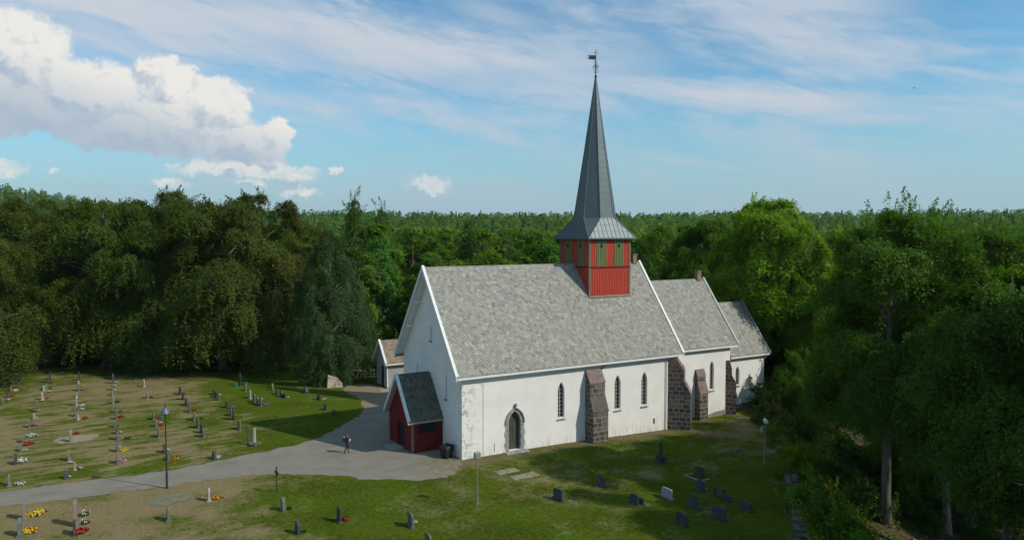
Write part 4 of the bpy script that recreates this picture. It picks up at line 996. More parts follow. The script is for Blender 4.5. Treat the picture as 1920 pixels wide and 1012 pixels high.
def stones():
    cache = {}; idx = {}; fi = 0
    grnd = random.Random(77)
    for row, x, y, h, kind, tint, w, fl in STONES:
        w *= .8 if row[0] in 'ON' else .92
        key = (kind, round(w, 1), round(h, 1))
        if key not in cache:
            hh = round(h, 1); th = .13 if kind in 'rsaRh' else (.22 if kind in 'nTP' else .3); mb = MB(); body = prof(kind, w, hh); th = .07 if kind == 'c' else th
            if kind == 't': th = .4
            if kind == 'O': mb.lathe([(w*.34, .30), (w*.30, hh*.5), (w*.25, hh*.93), (w*.13, hh*.99)], 8); mb2 = MB(); mb2.box((-.32, -.32, -.2), (.32, .32, .42)); mb2.box((-.25, -.25, .422), (.25, .25, .55))
            else:
                mb.prism([(-th/2, s, z) for s, z in body], (th, 0, 0)); mb2 = MB()
                if kind in 'nT': mb2.blob((0, 0, 0), (th*1.1, w*.55, .10), 3, 2, .2)
                elif kind == 'C': mb2.prism([(th/2-.01, -w*.9, 0), (th/2-.01, -w*.9, .09), (th/2-.01, -w*.5, .12), (th/2-.01, -w*.5, 0)], (.14, 0, 0)); mb2.box((-.2, -w*.6, -.1), (.2, w*.7, .06))
                else: mb2.box((-th/2-.09, -w/2-.08, -.1), (th/2+.09, w/2+.08, .09))
            cache[key] = (mb.mesh('stone', M['granite'], bevel=.018), mb2.mesh('plinth', M['granite'], bevel=.015))
        idx[row] = idx.get(row, 0)+1; col, tn = TINT[tint]; col = tuple(q*grnd.uniform(.82, 1.15) for q in col)
        if row in ROWS:
            where = f"{ORD[idx[row]-1]} from the near end of the {ROWS[row]}"
            if idx[row] == 1: where = f"nearest of the {ROWS[row]}"
            o_ = {'I': 4, 'H': 3, 'J': 3, 'G': 2, 'D2': 2, 'A': 7}.get(row)
            if idx[row]-1 == o_: where = f"farthest of the {ROWS[row]}"
            lab = f"{tn} {SHAPE[kind]}, {where}"; g = 'gravestones of the '+ROWS[row]
        else:
            lab = f"{tn} {SHAPE[kind]} {SPECIAL[row]}"; g = 'gravestones scattered on the lawn'
        o = empty('gravestone', (x, y, gz(x, y)), grnd.uniform(-.05, .05), lab, 'gravestone', g)
        s = link('stone', cache[key][0], o, col); pl = link('plinth', cache[key][1], o, tuple(q*.8 for q in col))
        s.rotation_euler.y = grnd.uniform(-.03, .03)
        if kind == 't': s.rotation_euler.x = .35
        if row == 'O2':
            k = MB(); k.box((-.65, -.85, -.05), (.25, -.75, .07)); k.box((-.65, .75, -.05), (.25, .85, .07)); k.box((-.75, -.85, -.05), (-.652, .85, .07)); k.build('kerb', M['concrete'], o)
        for j, (fx, fy, c, sz) in enumerate(fl):
            cn = FCOL[c][1]; wh = ('pot of ' if sz <= .55 else 'clump of ')+cn+(' plants' if c == 'k' else ' flowers')
            same = [q for q in fl if q[2] == c and (q[3] > .55) == (sz > .55)]
            if len(same) > 1: wh = (('left ', 'right ') if c == 'w' else ('farther ', 'nearer '))[(fx, fy) != same[0][:2]]+wh
            flab = f"{wh}, {where.replace(' from the near end', ' stone from near end').replace('farthest of', 'farthest stone of').replace('nearest of', 'nearest stone of')}" if row in ROWS else f"{wh} {FSHORT[row]}"
            flowers(fx, fy, c, sz, flab, fi); fi += 1
stones()

# ---- flat grave slabs
for x, y, l, w, r, lab in ((1.7, -4.35, 1.9, .95, .05, 'flat lichened grave slab nearer the church wall, in the lawn below the south door'), (2.3, -6.0, 2.3, .95, .05, 'flat lichened grave slab farther from the church wall, in the lawn below the south door')):
    mb = MB(); mb.box((-l/2, -w/2, -.1), (l/2, w/2, .05)); o = mb.build('grave_slab', M['flat_stone'], bevel=.03); o.location = (x, y, gz(x, y)); o.rotation_euler.z = r; tag(o, lab, 'grave slab', 'flat grave slabs')
mb = MB()
for k in range(16):
    rr = random.Random(k); mb.tone = rr.random(); mb.blob((rr.uniform(-1.3, 1.3), rr.uniform(-.7, .7), 0), (rr.uniform(.25, .55), rr.uniform(.2, .4), rr.uniform(.06, .16)), k, 1, .3)
o = mb.build('rock_outcrop', M['rock']); o.location = (21.9, -8.9, gz(21.9, -8.9)-.03); tag(o, 'low grey flat rocks showing through the shaded lawn near the right-hand pole', 'rocks')
# pale boulder slab at the foot of the dark conifer
bx, by = srv(-21.3, 88.7); mb = MB()
mb.add([(-.95, -.25, -.3), (.95, -.45, -.3), (.75, .35, -.3), (-.9, .4, -.3), (-.80, -.12, 1.55), (.22, -.30, 1.25), (.15, .2, 1.2), (-.7, .2, 1.5), (.84, -.42, .55), (.7, .3, .5)],
       [(0, 3, 2, 1), (0, 1, 8, 5, 4), (1, 2, 9, 8), (2, 3, 7, 6, 9), (3, 0, 4, 7), (4, 5, 6, 7), (5, 8, 9, 6)])
o = mb.build('boulder', M['sandstone'], bevel=.05); o.location = (bx, by, 0); o.rotation_euler.z = -.12; tag(o, 'large pale pinkish upright rock slab at the foot of the dark conifer', 'rock')
for (sx_, sy_, w_, d_, lab, mt) in ((-39.2, 66.1, 3.5, 2.6, 'low pale sandy grave mound beside a red flower clump in the third row', M['sandy']), (-67.9, 106.0, 3.6, 2.4, 'long flat pale grave slab in the shade at the far left', M['flat_stone']), (-23.75, 51.0, 2.9, 2.3, 'oval grey gravelly patch behind the stone before the tall lamp', M['poor_soil'])):
    x, y = srv(sx_, sy_); pts = [(x+cos(t)*w_/2*(1+.1*sin(3*t)), y+sin(t)*d_/2*(1+.12*cos(2*t))) for t in np.linspace(0, 2*pi, 14, endpoint=False)]
    sheet('dirt_patch', pts, mt, .016, .30, int(w_*10))

# ---- tall black lamp with a blue-grey shade
lx, ly = srv(-25.01, 53.22)
lamp = empty('street_lamp', (lx, ly, 0), 0, 'tall thin black lamp post with a blue-grey shade beside the gravel path', 'street lamp')
mb = MB(); mb.lathe([(.10, -.2), (.10, .12), (.075, .14), (.075, 1.25), (.05, 1.32), (.042, 5.4), (.035, 5.95), (.02, 6.3)], 12); mb.build('pole', M['iron'], lamp)
mb = MB(); mb.lathe([(.06, 5.93), (.16, 5.86), (.34, 5.52), (.33, 5.5), (.15, 5.78), (.05, 5.83)], 16); mb.build('lamp_shade', M['blue_shade'], lamp)
mb = MB(); mb.lathe([(.08, 5.42), (.12, 5.50), (.10, 5.66), (.05, 5.74)], 10); mb.build('bulb_glass', M['frame'], lamp)
# ---- floodlight poles lighting the church
def floodpole(x, y, lab, second):
    o = empty('floodlight_pole', (x, y, gz(x, y)), 0, lab, 'floodlight', 'floodlight poles on the lawn')
    mb = MB(); mb.lathe([(.11, -.1), (.11, .04), (.05, .05), (.05, 1.25), (.034, 1.32), (.030, 3.15)], 10); mb.build('pole', M['galv'], o)
    mb = MB()
    if not second: mb.box((-.24, -.12, 3.13), (.20, .10, 3.58)); mb.box((-.21, -.135, 3.16), (.17, -.122, 3.55)); mb.build('floodlight', M['galv'], o, bevel=.015)
    else:
        mb.box((-.42, -.16, 2.55), (-.05, .14, 2.98)); mb.box((-.06, -.03, 2.7), (.02, .03, 2.76)); mb.build('floodlight', M['galv'], o, bevel=.015)
        mb = MB(); c = Vector((.14, -.04, 3.35)); mb.lathe([(.02, -.10), (.2, -.04), (.27, .05), (.26, .06), (.18, -.01), (.02, -.06)], 14, c); f = mb.build('round_floodlight', M['white'], o)
        f.rotation_euler = (.0, 1.15, 0); f.location = (-3.1, 0, 2.15)
floodpole(-3.48, -9.35, 'galvanised pole with a square floodlight on top, before the nearest church corner', False)
floodpole(20.7, -12.93, 'galvanised pole with a box light and a round white dish, near the boundary wall', True)
# ---- wrought-iron grave cross
cx, cy = srv(-16.8, 52.44)
cr_ = empty('iron_cross', (cx, cy, 0), .25, 'tall thin dark iron grave cross on the lawn just below the gravel path', 'grave cross')
mb = MB(); mb.lathe([(.05, -.1), (.05, .1), (.035, .12), (.03, 1.7)], 8); mb.build('post', M['iron'], cr_)
mb = MB(); mb.box((-.035, -.035, 1.0), (.035, .035, 1.78)); mb.box((-.03, -.30, 1.38), (.03, .30, 1.45))
for a in (-.3, .3): mb.blob((0, a, 1.415), (.05, .06, .07), 1, 1, 0)
mb.blob((0, 0, 1.80), (.05, .06, .07), 1, 1, 0); mb.tube([(0, .18*cos(t), 1.415+.18*sin(t)) for t in np.linspace(0, 2*pi, 17)], .018, 5, False); mb.build('cross_head', M['iron'], cr_)
# ---- rough pillar monument
px_, py_ = -13.75, 13.0
pm = empty('pillar_monument', (px_, py_, 0), .3, 'broken-column monument of pale rough stone on a heap of rocks by the path', 'monument')
mb = MB()
for k in range(9):
    rr = random.Random(k+3); mb.tone = .6+rr.random()*.4; mb.blob((rr.uniform(-.35, .35), rr.uniform(-.35, .35), .12), (.25, .25, .22), k, 1, .3)
mb.build('rock_base', M['rock'], pm)
mb = MB(); mb.tube([(0, 0, .1), (.03, 0, .7), (.05, .02, 1.25), (.07, .02, 1.5)], [.19, .15, .14, .17], 9); mb.build('column', M['granite'], pm, color=(.30, .30, .26), bevel=.01)
tr_ = empty('rose_arch', (-14.15, 13.5, 0), .2, 'thin bare leaning sapling pair beside the broken-column monument', 'sapling')
mb = MB(); mb.tube([(0, 0, -.1), (-.05, .1, .6), (.05, .2, 1.2), (.1, .2, 1.9)], [.05, .045, .035, .015], 6); mb.tube([(.02, .15, .95), (-.15, .1, 1.4), (-.12, .0, 1.75)], [.03, .02, .01], 5); mb.tube([(.05, .2, 1.2), (.25, .3, 1.5), (.22, .3, 1.8)], [.025, .02, .01], 5); mb.build('stems', M['bark_pale'], tr_)
V, F, T = leafcloud(60, .22, .3, .5, .05, 77, 1.2); tl = link('leaves', rawmesh('leaves', V, F, [M['leaf']], T), tr_, (.06, .10, .03))
tr_.name = 'sapling'
# ---- grave with green lanterns and a dark figure
gx, gy = srv(-33.04, 89.9)
gv = empty('grave_ornament', (gx, gy, 0), 0, 'dark weathered grave figure with two bright green tubs at its foot, at the shade edge', 'grave ornament')
mb = MB(); mb.box((-.3, -.3, -.1), (.3, .3, .18)); mb.tube([(0, 0, .15), (0, 0, .6), (.02, .04, 1.0), (0, .05, 1.3)], [.20, .15, .19, .10], 9); mb.blob((0, .05, 1.45), (.12, .12, .15), 2, 2, .1); mb.tube([(.02, .18, 1.1), (.1, .3, .9), (.2, .15, .85)], [.07, .05, .04], 6); mb.build('figure', M['iron'], gv)
M['greenplastic'] = simple('bright_green_plastic', (.01, .30, .14), (.01, .24, .11), 3, .4, 0)
for a in (-.62, .62): mb = MB(); mb.lathe([(.14, -.02), (.22, .32), (.24, .33), (.2, .30)], 12, (.35, -a*.2-.15, 0) if 0 else (.2*a, -.45+a*.25+.0, 0)); q = mb.build('tub', M['greenplastic'], gv); q.location = (a*.8, -.1, 0)
# ---- black bin by the church corner
bn = empty('garden_bin', (-.78, 1.25, 0), .3, 'black plastic garden bin standing between the red porch and the church corner', 'bin')
mb = MB(); mb.prism([(-.38, -.36, 0), (.38, -.36, 0), (.38, .36, 0), (-.38, .36, 0)], (0, 0, .02)); mb.add([(-.34, -.32, .02), (.34, -.32, .02), (.34, .32, .02), (-.34, .32, .02), (-.46, -.44, .85), (.46, -.44, .95), (.46, .44, .95), (-.46, .44, .85)], [(0, 3, 2, 1), (4, 5, 6, 7), (0, 1, 5, 4), (1, 2, 6, 5), (2, 3, 7, 6), (3, 0, 4, 7)]); mb.build('body', M['plastic'], bn, bevel=.03)
mb = MB(); mb.add([(-.52, -.48, .87), (.5, -.48, .98), (.5, .48, .98), (-.52, .48, .87), (-.4, -.36, 1.0), (.38, -.36, 1.1), (.38, .36, 1.1), (-.4, .36, 1.0)], [(0, 3, 2, 1), (4, 5, 6, 7), (0, 1, 5, 4), (1, 2, 6, 5), (2, 3, 7, 6), (3, 0, 4, 7)]); mb.build('lid', M['plastic'], bn, bevel=.02)

# ---- the person on the path: skinned figure, walking, pack on the back
def skin(name, chains, mat, parent, sub=1, root=0):
    V = []; E = []; R = []; key = {}
    for ch in chains:
        prev = None
        for p, r in ch:
            k = tuple(round(q, 4) for q in p)
            if k not in key: key[k] = len(V); V.append(p); R.append(r)
            i = key[k]
            if prev is not None and prev != i: E.append((prev, i))
            prev = i
    me = bpy.data.meshes.new(name); me.from_pydata(V, E, []); o = link(name, me); bm = bmesh.new(); bm.from_mesh(me)
    ly_ = bm.verts.layers.skin.verify(); bm.verts.ensure_lookup_table()
    for i, v in enumerate(bm.verts): v[ly_].radius = R[i] if isinstance(R[i], tuple) else (R[i], R[i]); v[ly_].use_root = (i == root)
    bm.to_mesh(me); bm.free(); o.modifiers.new('skin', 'SKIN').use_smooth_shade = True; s = o.modifiers.new('sub', 'SUBSURF'); s.levels = s.render_levels = sub
    dg = bpy.context.evaluated_depsgraph_get(); dg.update(); m2 = bpy.data.meshes.new_from_object(o.evaluated_get(dg)); bpy.data.objects.remove(o)
    m2.materials.clear(); m2.materials.append(mat); m2.name = name
    for p in m2.polygons: p.use_smooth = True
    return link(name, m2, parent)
qx, qy = srv(-13.9, 61.87)
per = empty('person', (qx, qy, .012), radians(-18), 'person with reddish hair in black clothes and dark backpack walking on the path', 'person')
# local +x = walking direction
hipL, hipR = (.0, .09, .86), (.0, -.09, .86); pel = (0, 0, .90)
def hand(w, d, sg):
    w = Vector(w); out = [[(tuple(w), .03), (tuple(w+Vector(d)*.05), .034), (tuple(w+Vector(d)*.09), .03)]]
    for k, (a, l) in enumerate(((-.024, .07), (-.008, .08), (.008, .076), (.024, .06))):
        b = w+Vector(d)*.085+Vector((a, 0, 0)); out.append([(tuple(b), .010), (tuple(b+Vector(d)*l*.5+Vector((0, sg*.008, 0))), .009), (tuple(b+Vector(d)*l+Vector((0, sg*.022, 0))), .007)])
    t = w+Vector(d)*.03+Vector((.028, 0, 0)); out.append([(tuple(t), .011), (tuple(t+Vector(d)*.035+Vector((.022, 0, 0))), .009), (tuple(t+Vector(d)*.065+Vector((.026, 0, 0))), .008)])
    return out
neck = (.03, 0, 1.36)
body = [[(pel, (.125, .11)), ((0, 0, 1.05), (.115, .10)), ((.01, 0, 1.2), (.14, .11)), ((.02, 0, 1.30), (.12, .09)), (neck, .05), ((.045, 0, 1.42), .048), ((.06, 0, 1.50), (.075, .082)), ((.065, 0, 1.56), (.08, .09)), ((.06, 0, 1.61), (.055, .06))],
        [((.06, 0, 1.50), (.075, .082)), ((.125, 0, 1.485), .022)],
        [((.065, 0, 1.56), (.08, .09)), ((.15, 0, 1.535), .014)],
        [(pel, (.125, .11)), (hipL, .095), ((.14, .09, .50), .065), ((.10, .09, .30), .052), ((.13, .09, .09), .042), ((.15, .095, .05), .045), ((.26, .10, .03), .032)],
        [(pel, (.125, .11)), (hipR, .095), ((.02, -.09, .50), .065), ((-.12, -.09, .28), .052), ((-.2, -.09, .12), .042), ((-.19, -.095, .06), .045), ((-.08, -.10, .03), .032)],
        [((.02, 0, 1.30), (.12, .09)), ((.01, .19, 1.30), .06), ((-.04, .23, 1.05), .045), ((.12, .22, .90), .036), ((.2, .2, .88), .03)],
        [((.02, 0, 1.30), (.12, .09)), ((.01, -.19, 1.30), .06), ((.0, -.24, 1.06), .045), ((.17, -.17, 1.06), .036), ((.25, -.13, 1.10), .03)]]
bo = skin('body', body, M['cloth'], per, 1)
# skin only where it shows: face and neck get the skin material by height
bo.data.materials.append(M['skin'])
for p in bo.data.polygons:
    if p.center.z > 1.375 or (p.center.x > .18 and p.center.z > .84): p.material_index = 1
for nm, wv, dv_, sg in (('hand', (.2, .2, .88), (.75, 0, -.5), -1), ('hand', (.25, -.13, 1.10), (.8, .2, .3), 1)):
    d = Vector(dv_).normalized(); skin(nm, hand(wv, tuple(d), sg), M['skin'], per, 1)
mb = MB(); mb.blob((.035, 0, 1.575), (.105, .10, .095), 4, 3, .05); mb.blob((-.02, 0, 1.49), (.065, .095, .10), 6, 3, .05); mb.build('hair', M['hair'], per, smooth=True)
for s_ in (-1, 1): mb = MB(); mb.blob((.138, s_*.032, 1.552), (.008, .012, .008), 1, 1, 0); mb.build('eye', M['dark'], per)
mb = MB(); mb.box((.132, -.022, 1.487), (.142, .022, 1.495)); mb.build('mouth', M['red_dark'], per)
for s_ in (-1, 1): mb = MB(); mb.blob((.055, s_*.088, 1.535), (.018, .010, .028), 1, 1, 0); mb.build('ear', M['skin'], per)
pk = empty('backpack', (0, 0, 0)); pk.parent = per
mb = MB(); mb.prism([(-.13, -.14, .98), (-.13, .14, .98), (-.13, .13, 1.36), (-.13, -.13, 1.36)], (-.17, 0, 0)); mb.build('bag', M['plastic'], pk, bevel=.04)
mb = MB(); mb.box((-.24, -.10, 1.30), (-.15, .06, 1.40)); mb.build('rolled_map', M['white'], pk, bevel=.02)
mb = MB()
for s_ in (-1, 1): mb.tube([(-.13, s_*.09, 1.33), (-.02, s_*.10, 1.40), (.13, s_*.09, 1.28), (.12, s_*.11, 1.08), (-.10, s_*.13, 1.0)], .016, 6)
mb.build('strap', M['plastic'], pk)
cam_o = MB(); cam_o.prism([(.24, -.15, 1.02), (.24, .02, 1.02), (.24, .02, 1.22), (.24, -.15, 1.22)], (.08, 0, .0)); co = cam_o.build('white_parcel', M['white'], bevel=.02)
co.matrix_world = Matrix.Translation((qx, qy, .012)) @ Matrix.Rotation(radians(-18), 4, 'Z'); tag(co, 'white parcel held in front by the person on the path', 'parcel')

# ---- low dry-stone wall far back beside the outbuilding, and the boundary wall on the east
def drystone(name, pts, hgt, thick, lab, seed, size=.42, basez=None):
    rnd = random.Random(seed); mb = MB(); pts = [Vector((*p, 0)) for p in pts]
    for a, b in zip(pts, pts[1:]):
        d = (b-a); L = d.length; d.normalize(); n = Vector((-d.y, d.x, 0)); s = 0
        while s < L:
            w = rnd.uniform(.7, 1.3)*size; z = 0; top = hgt*rnd.uniform(.8, 1.08)
            while z < top:
                hh = rnd.uniform(.5, .9)*size*.7
                for side in (-1, 1):
                    q = a+d*(s+w/2)+n*side*thick*rnd.uniform(.2, .32); mb.tone = rnd.random(); zz = gz(q.x, q.y) if basez is None else basez
                    g = min(gz(q.x, q.y), gz(q.x-n.x*thick, q.y-n.y*thick), zz)
                    mb.blob((q.x, q.y, zz+z+hh*.4), (w*.62, thick*.36+w*.12, hh*.72), rnd.randrange(9999), 1, .28)
                z += hh
            s += w*.9
    return tag(mb.build(name, M['rock'], smooth=False), lab, 'stone wall')
drystone('stone_wall', [srv(-22.5, 95.6), srv(-19.5, 95.3), srv(-16.6, 95.4)], .7, .6, 'low mossy dry-stone wall in the shade between the dark conifer and the outbuilding', 5, .45)
drystone('boundary_wall', [(p[0]-ENX*.1, p[1]-ENY*.1) for p in EW], .30, .75, 'dry-stone boundary wall between the lawn and the wooded slope on the right', 6, .5)
# fallen logs on the slope
for i, (x, y, l, r) in enumerate(((24.4, 49.0, 5.0, .5), (25.3, 48.9, 6.0, .62), (27.6, 50.5, 3.6, -.35), (31.5, 53.6, 4.2, 1.2))):
    a = srv(x, y); b = srv(x+l*cos(r)*.8, y-l*sin(r)*.8); mb = MB(); rr = random.Random(i)
    mb.tube([(a[0]+(b[0]-a[0])*t, a[1]+(b[1]-a[1])*t, gz(a[0]+(b[0]-a[0])*t, a[1]+(b[1]-a[1])*t)+.10+.05*sin(9*t+i)) for t in np.linspace(0, 1, 6)], [.13, .12, .11, .10, .08, .05], 7)
    tag(mb.build('fallen_branch', M['bark_pale']), ['weathered fallen branch nearest the boundary wall', 'longer fallen branch lying beside the nearest one', 'pale fallen branch among the ferns below the first trunk', 'short fallen branch by the crooked trunk'][i]+' on the wooded slope', 'fallen branch', 'branches lying on the wooded slope')
# ---- bird far up in the sky
bv = srv(48, 90); bz = CAMH+17.2
bd_ = skin('bird', [[((-.16, 0, 0), .02), ((-.06, 0, 0), .055), ((.08, 0, .01), .06), ((.17, 0, .03), .035), ((.22, 0, .03), .012)], [((.06, 0, .02), .045), ((.04, .22, .10), .03), ((-.04, .48, .04), .012)], [((.06, 0, .02), .045), ((.04, -.22, .10), .03), ((-.04, -.48, .04), .012)], [((-.16, 0, 0), .02), ((-.28, .03, 0), .018)]], M['iron'], None, 1)
bd_.location = (bv[0], bv[1], bz); tag(bd_, 'tiny dark bird flying in the sky at the right', 'bird')

# ================================================================ trees
def unit(a): return a/np.maximum(np.linalg.norm(a, axis=1)[:, None], 1e-6)
def crown(seed, H, zb, R, profile, ncl, nlf, cr, leaf, droop=.25, thin=.22, up=.8, lobes=.2, inner=.5, shoots=0, shoot_len=2.0, asp=.62, elong=1.0, boughs=0, br=2.2, rnd=.5):
    """returns V, F, tone, clump centres.  Sprays of small leaves spread through an uneven envelope"""
    r = np.random.default_rng(seed); ph = r.uniform(0, 6.28, 6)
    C = []; nb = boughs or ncl
    while len(C) < nb:
        t = r.uniform(0, 1); th = r.uniform(0, 2*pi); Rt = profile(t)
        if r.uniform(0, 1) > Rt+.08: continue
        k = 1+lobes*(sin(2*th+ph[0]+3*t)+sin(3*th+ph[1]-5*t)+.7*sin(5*th+ph[2]+8*t))/2
        rad = R*Rt*k*((inner if not boughs else max(inner, .62))+(1-(inner if not boughs else max(inner, .62)))*r.uniform(0, 1)**.6)-(br*(.55 if br > 1.3 else .15) if boughs else 0)
        rad = max(rad, .2)
        C.append((rad*cos(th), rad*sin(th), zb+(H-zb)*t+r.normal()*.3, t))
    C = np.array(C)
    if boughs:
        m = ncl//boughs; ncl = m*boughs; bi_ = np.repeat(np.arange(boughs), m); Bc = C[bi_]
        o0 = unit(Bc[:, :3]*[1, 1, 0]+1e-3); dd_ = unit(r.normal(size=(ncl, 3))+o0*.85+[0, 0, .45])
        bsz = (br*r.uniform(.7, 1.35, boughs)*(1.1-.45*C[:, 3]))[bi_][:, None]
        C = np.concatenate([Bc[:, :3]+dd_*bsz*[1, 1, .72]*r.uniform(.55, 1, (ncl, 1)), Bc[:, 3:]], 1); bt = r.normal(0, .13, boughs)[bi_]
        C[:, 2] = np.clip(C[:, 2], zb*.9, H); C = C[:ncl]
    else: bt = np.zeros(ncl); dd_ = None
    tt = C[:, 3]; C = C[:, :3]
    out = C*[1, 1, 0]; out = unit(out+1e-3)
    if dd_ is not None: out = unit(out*.6+dd_*[1, 1, 0]*.6+1e-4)
    n = unit(out*(.75*(1-tt)[:, None]+.15)+np.array([0, 0, up])+r.normal(size=C.shape)*.18)
    cl = np.repeat(np.arange(ncl), nlf); N = len(cl)
    e1 = out-n*np.sum(out*n, 1)[:, None]; e1 = unit(e1); e2 = np.cross(n, e1)
    scale = (cr*r.uniform(.65, 1.35, ncl)*(1.05-.35*tt))[cl]
    a = r.uniform(0, 2*pi, N); d = r.uniform(0, 1, N)**.62
    # ragged: leaves gather on a few twigs of each spray
    k = r.integers(3, 7, ncl)[cl]; a = a+.35*np.sin(a*k+cl)
    x = d*np.cos(a)*elong; y = d*np.sin(a)/math.sqrt(elong)
    P = C[cl]+e1[cl]*(x*scale)[:, None]+e2[cl]*(y*scale)[:, None]+n[cl]*(r.normal(size=N)*thin*scale)[:, None]
    P[:, 2] -= droop*scale*(d**2)*(1+(x > 0)*x)
    nr_ = unit(n[cl]*.9+out[cl]*.35+r.normal(size=(N, 3))*rnd)
    tone_c = np.clip(r.normal(.5, .16, ncl)+bt, 0, 1)[cl]; tone = np.clip(tone_c*.7+r.uniform(0, .3, N), 0, 1); sz = leaf*r.uniform(.6, 1.35, N)
    if shoots:
        sp = []; st = []; sn = []
        cand = np.argsort(-C[:, 2]+r.normal(size=ncl)*1.5)[:max(shoots*2, 4)]
        for i in range(shoots):
            c = C[r.choice(cand)]; L = shoot_len*r.uniform(.5, 1.3); dr = unit((c*[.08, .08, 0]+[0, 0, 1.0]+r.normal(size=3)*.35)[None])[0]; m = int(26*L*(.15/leaf))
            s = r.uniform(0, 1, m)**.8; base = c+dr*.2
            q = base+dr*(s*L)[:, None]+r.normal(size=(m, 3))*(.20*(1.15-s))[:, None]*L*.6; q[:, 2] -= 0
            sp.append(q); st.append(np.full(m, .75)); sn.append(r.normal(size=(m, 3)))
        if sp:
            sp = np.concatenate(sp); m = len(sp); P = np.concatenate([P, sp]); tone = np.concatenate([tone, np.concatenate(st)]); nr_ = np.concatenate([nr_, unit(np.concatenate(sn))]); sz = np.concatenate([sz, leaf*r.uniform(.6, 1.1, m)])
    N = len(P); rv = r.normal(size=(N, 3)); A = unit(np.cross(nr_, rv)); B = np.cross(nr_, A); s = sz[:, None]
    V = np.stack([P-A*s, P+B*s*asp, P+A*s, P-B*s*asp], 1).reshape(-1, 3)
    return V, np.arange(4*N).reshape(N, 4), tone, C
P_DOME = lambda t: (sin(pi*min(1, (t*.80+.20)))**.55) if t < .97 else .25
P_WIDE = lambda t: max(0, 1-abs((t-.42)/.60)**2.6)**.55
P_TALL = lambda t: max(.05, 1-abs((t-.40)/.62)**2.2)**.6
P_CONE = lambda t: max(.10, min(1, (1-t)*1.55)**.62*(.86+.14*min(1, t*6)))
P_HANG = lambda t: max(.0, 1-max(0, (t-.48)/.54)**3.2)**.6*(.80+.20*min(1, t*3))
P_BIRCH = lambda t: max(.22, (1-t)**.4*min(1, .35+t*2.2))
def trunk(name, seed, H, zb, C, r0, mat, nl=26, lean=0.0, bend=.4, low=0.35, stems=1):
    rr = random.Random(seed); mb = MB()
    bx_, by_ = rr.uniform(-1, 1)*bend, rr.uniform(-1, 1)*bend
    def axis(t): return Vector((bx_*sin(t*2.6)+lean*t*H, by_*sin(t*2.1+.4)-by_*sin(.4), t*H*.90))
    pts = [axis(t) for t in np.linspace(0, 1, 11)]; pts[0].z = -.8
    rad = [r0*1.5]+[r0*(1-.93*t)**.85 for t in np.linspace(0, 1, 11)[1:]]
    mb.tube(pts, rad, 9)
    idx = list(range(len(C))); rr.shuffle(idx)
    for i in idx[:nl]:
        c = Vector(C[i]); tb = max(low*.5, min(.86, (c.z-.35*math.hypot(c.x, c.y))/(H*.9)-.06)); a = axis(tb); rb = r0*(1-.93*tb)**.85*.55
        m1 = a.lerp(c, .35)+Vector((0, 0, .35*(c-a).length*.25)); m2 = a.lerp(c, .7)+Vector((rr.uniform(-.3, .3), rr.uniform(-.3, .3), .2))
        mb.tube([a, m1, m2, c], [rb, rb*.62, rb*.36, .02], 6, False)
        for k in range(2):
            e = c+Vector((rr.uniform(-1.4, 1.4), rr.uniform(-1.4, 1.4), rr.uniform(-.5, 1.0))); mb.tube([m2, m2.lerp(e, .5)+Vector((0, 0, .15)), e], [rb*.25, rb*.15, .012], 5, False)
    return mb.mesh(name, mat, smooth=True)
def species(tag_, seed, H, zb, R, prof_, ncl, nlf, cr, leaf, r0, bark='bark', nl=26, **kw):
    tk = {k: kw.pop(k) for k in ('lean', 'bend', 'low') if k in kw}
    V, F, T, C = crown(seed, H, zb, R, prof_, ncl, nlf, cr, leaf, **kw)
    return rawmesh('crown', V, F, [M['leaf']], T), trunk('trunk', seed, H, zb, C, r0, M[bark], nl, **tk), H
def plant_tree(sp, name, x, y, label, group, color, h=None, rz=0.0, wid=1.0, z=None):
    cm, tm, H = sp; s = (h/H) if h else 1.0
    o = empty(name, (x, y, gz(x, y) if z is None else z), rz, label, 'tree', group, (s*wid, s*wid, s))
    link('trunk', tm, o); link('crown', cm, o, color); return o
rt = random.Random(42)
def vary(c, a=.12): return tuple(max(.004, q*(1+rt.uniform(-a, a))) for q in c)
BEECH = (.082, .110, .013); OAKG = (.05, .085, .014); DEEP = (.072, .160, .010); MAPLE = (.185, .32, .012); SPRUCE = (.064, .122, .034); FOREST = (.048, .092, .016)
# --- row of old drooping beeches across the back of the burial ground
b1 = species('b', 11, 23.5, 1.6, 9.3, P_HANG, 736, 230, 1.45, .115, .55, nl=46, boughs=92, br=2.3, droop=.45, thin=.2, lobes=.22, inner=.55, shoots=14, shoot_len=1.2, elong=1.3)
b2 = species('b', 12, 22.5, 1.8, 8.6, P_HANG, 672, 230, 1.45, .115, .5, nl=42, boughs=84, br=2.3, droop=.45, thin=.2, lobes=.25, inner=.55, shoots=12, shoot_len=1.2, elong=1.3)
for i, (px, dep, sp, h, rz, wd, col, lab) in enumerate(((-60, 88, b2, 18.5, 1.0, .95, BEECH, 'beech tree cut off by the left edge, its low branches hanging over the graves'),
        (75, 108, b1, 22.9, 2.1, 1.0, BEECH, 'drooping olive beech, leftmost of the row wholly in the picture'), (195, 103, b2, 23.4, .3, 1.05, (.082, .125, .012), 'drooping beech second from the left in the row behind the graves'),
        (305, 104, b1, 23.7, 4.0, 1.0, (.080, .125, .013), 'broad dark beech in the middle of the row behind the graves'), (415, 101, b2, 23.5, 5.2, 1.05, (.082, .118, .014), 'beech right of the middle of the row, with hanging lower branches'),
        (492, 104, b1, 23.4, .9, .92, (.092, .112, .016), 'rightmost brownish beech of the row, next to the dark conifer'))):
    x, y = srv((px-960)/1399*dep, dep); plant_tree(sp, 'beech_tree', x, y, lab, 'beeches behind the burial ground', col, h, rz, wd)
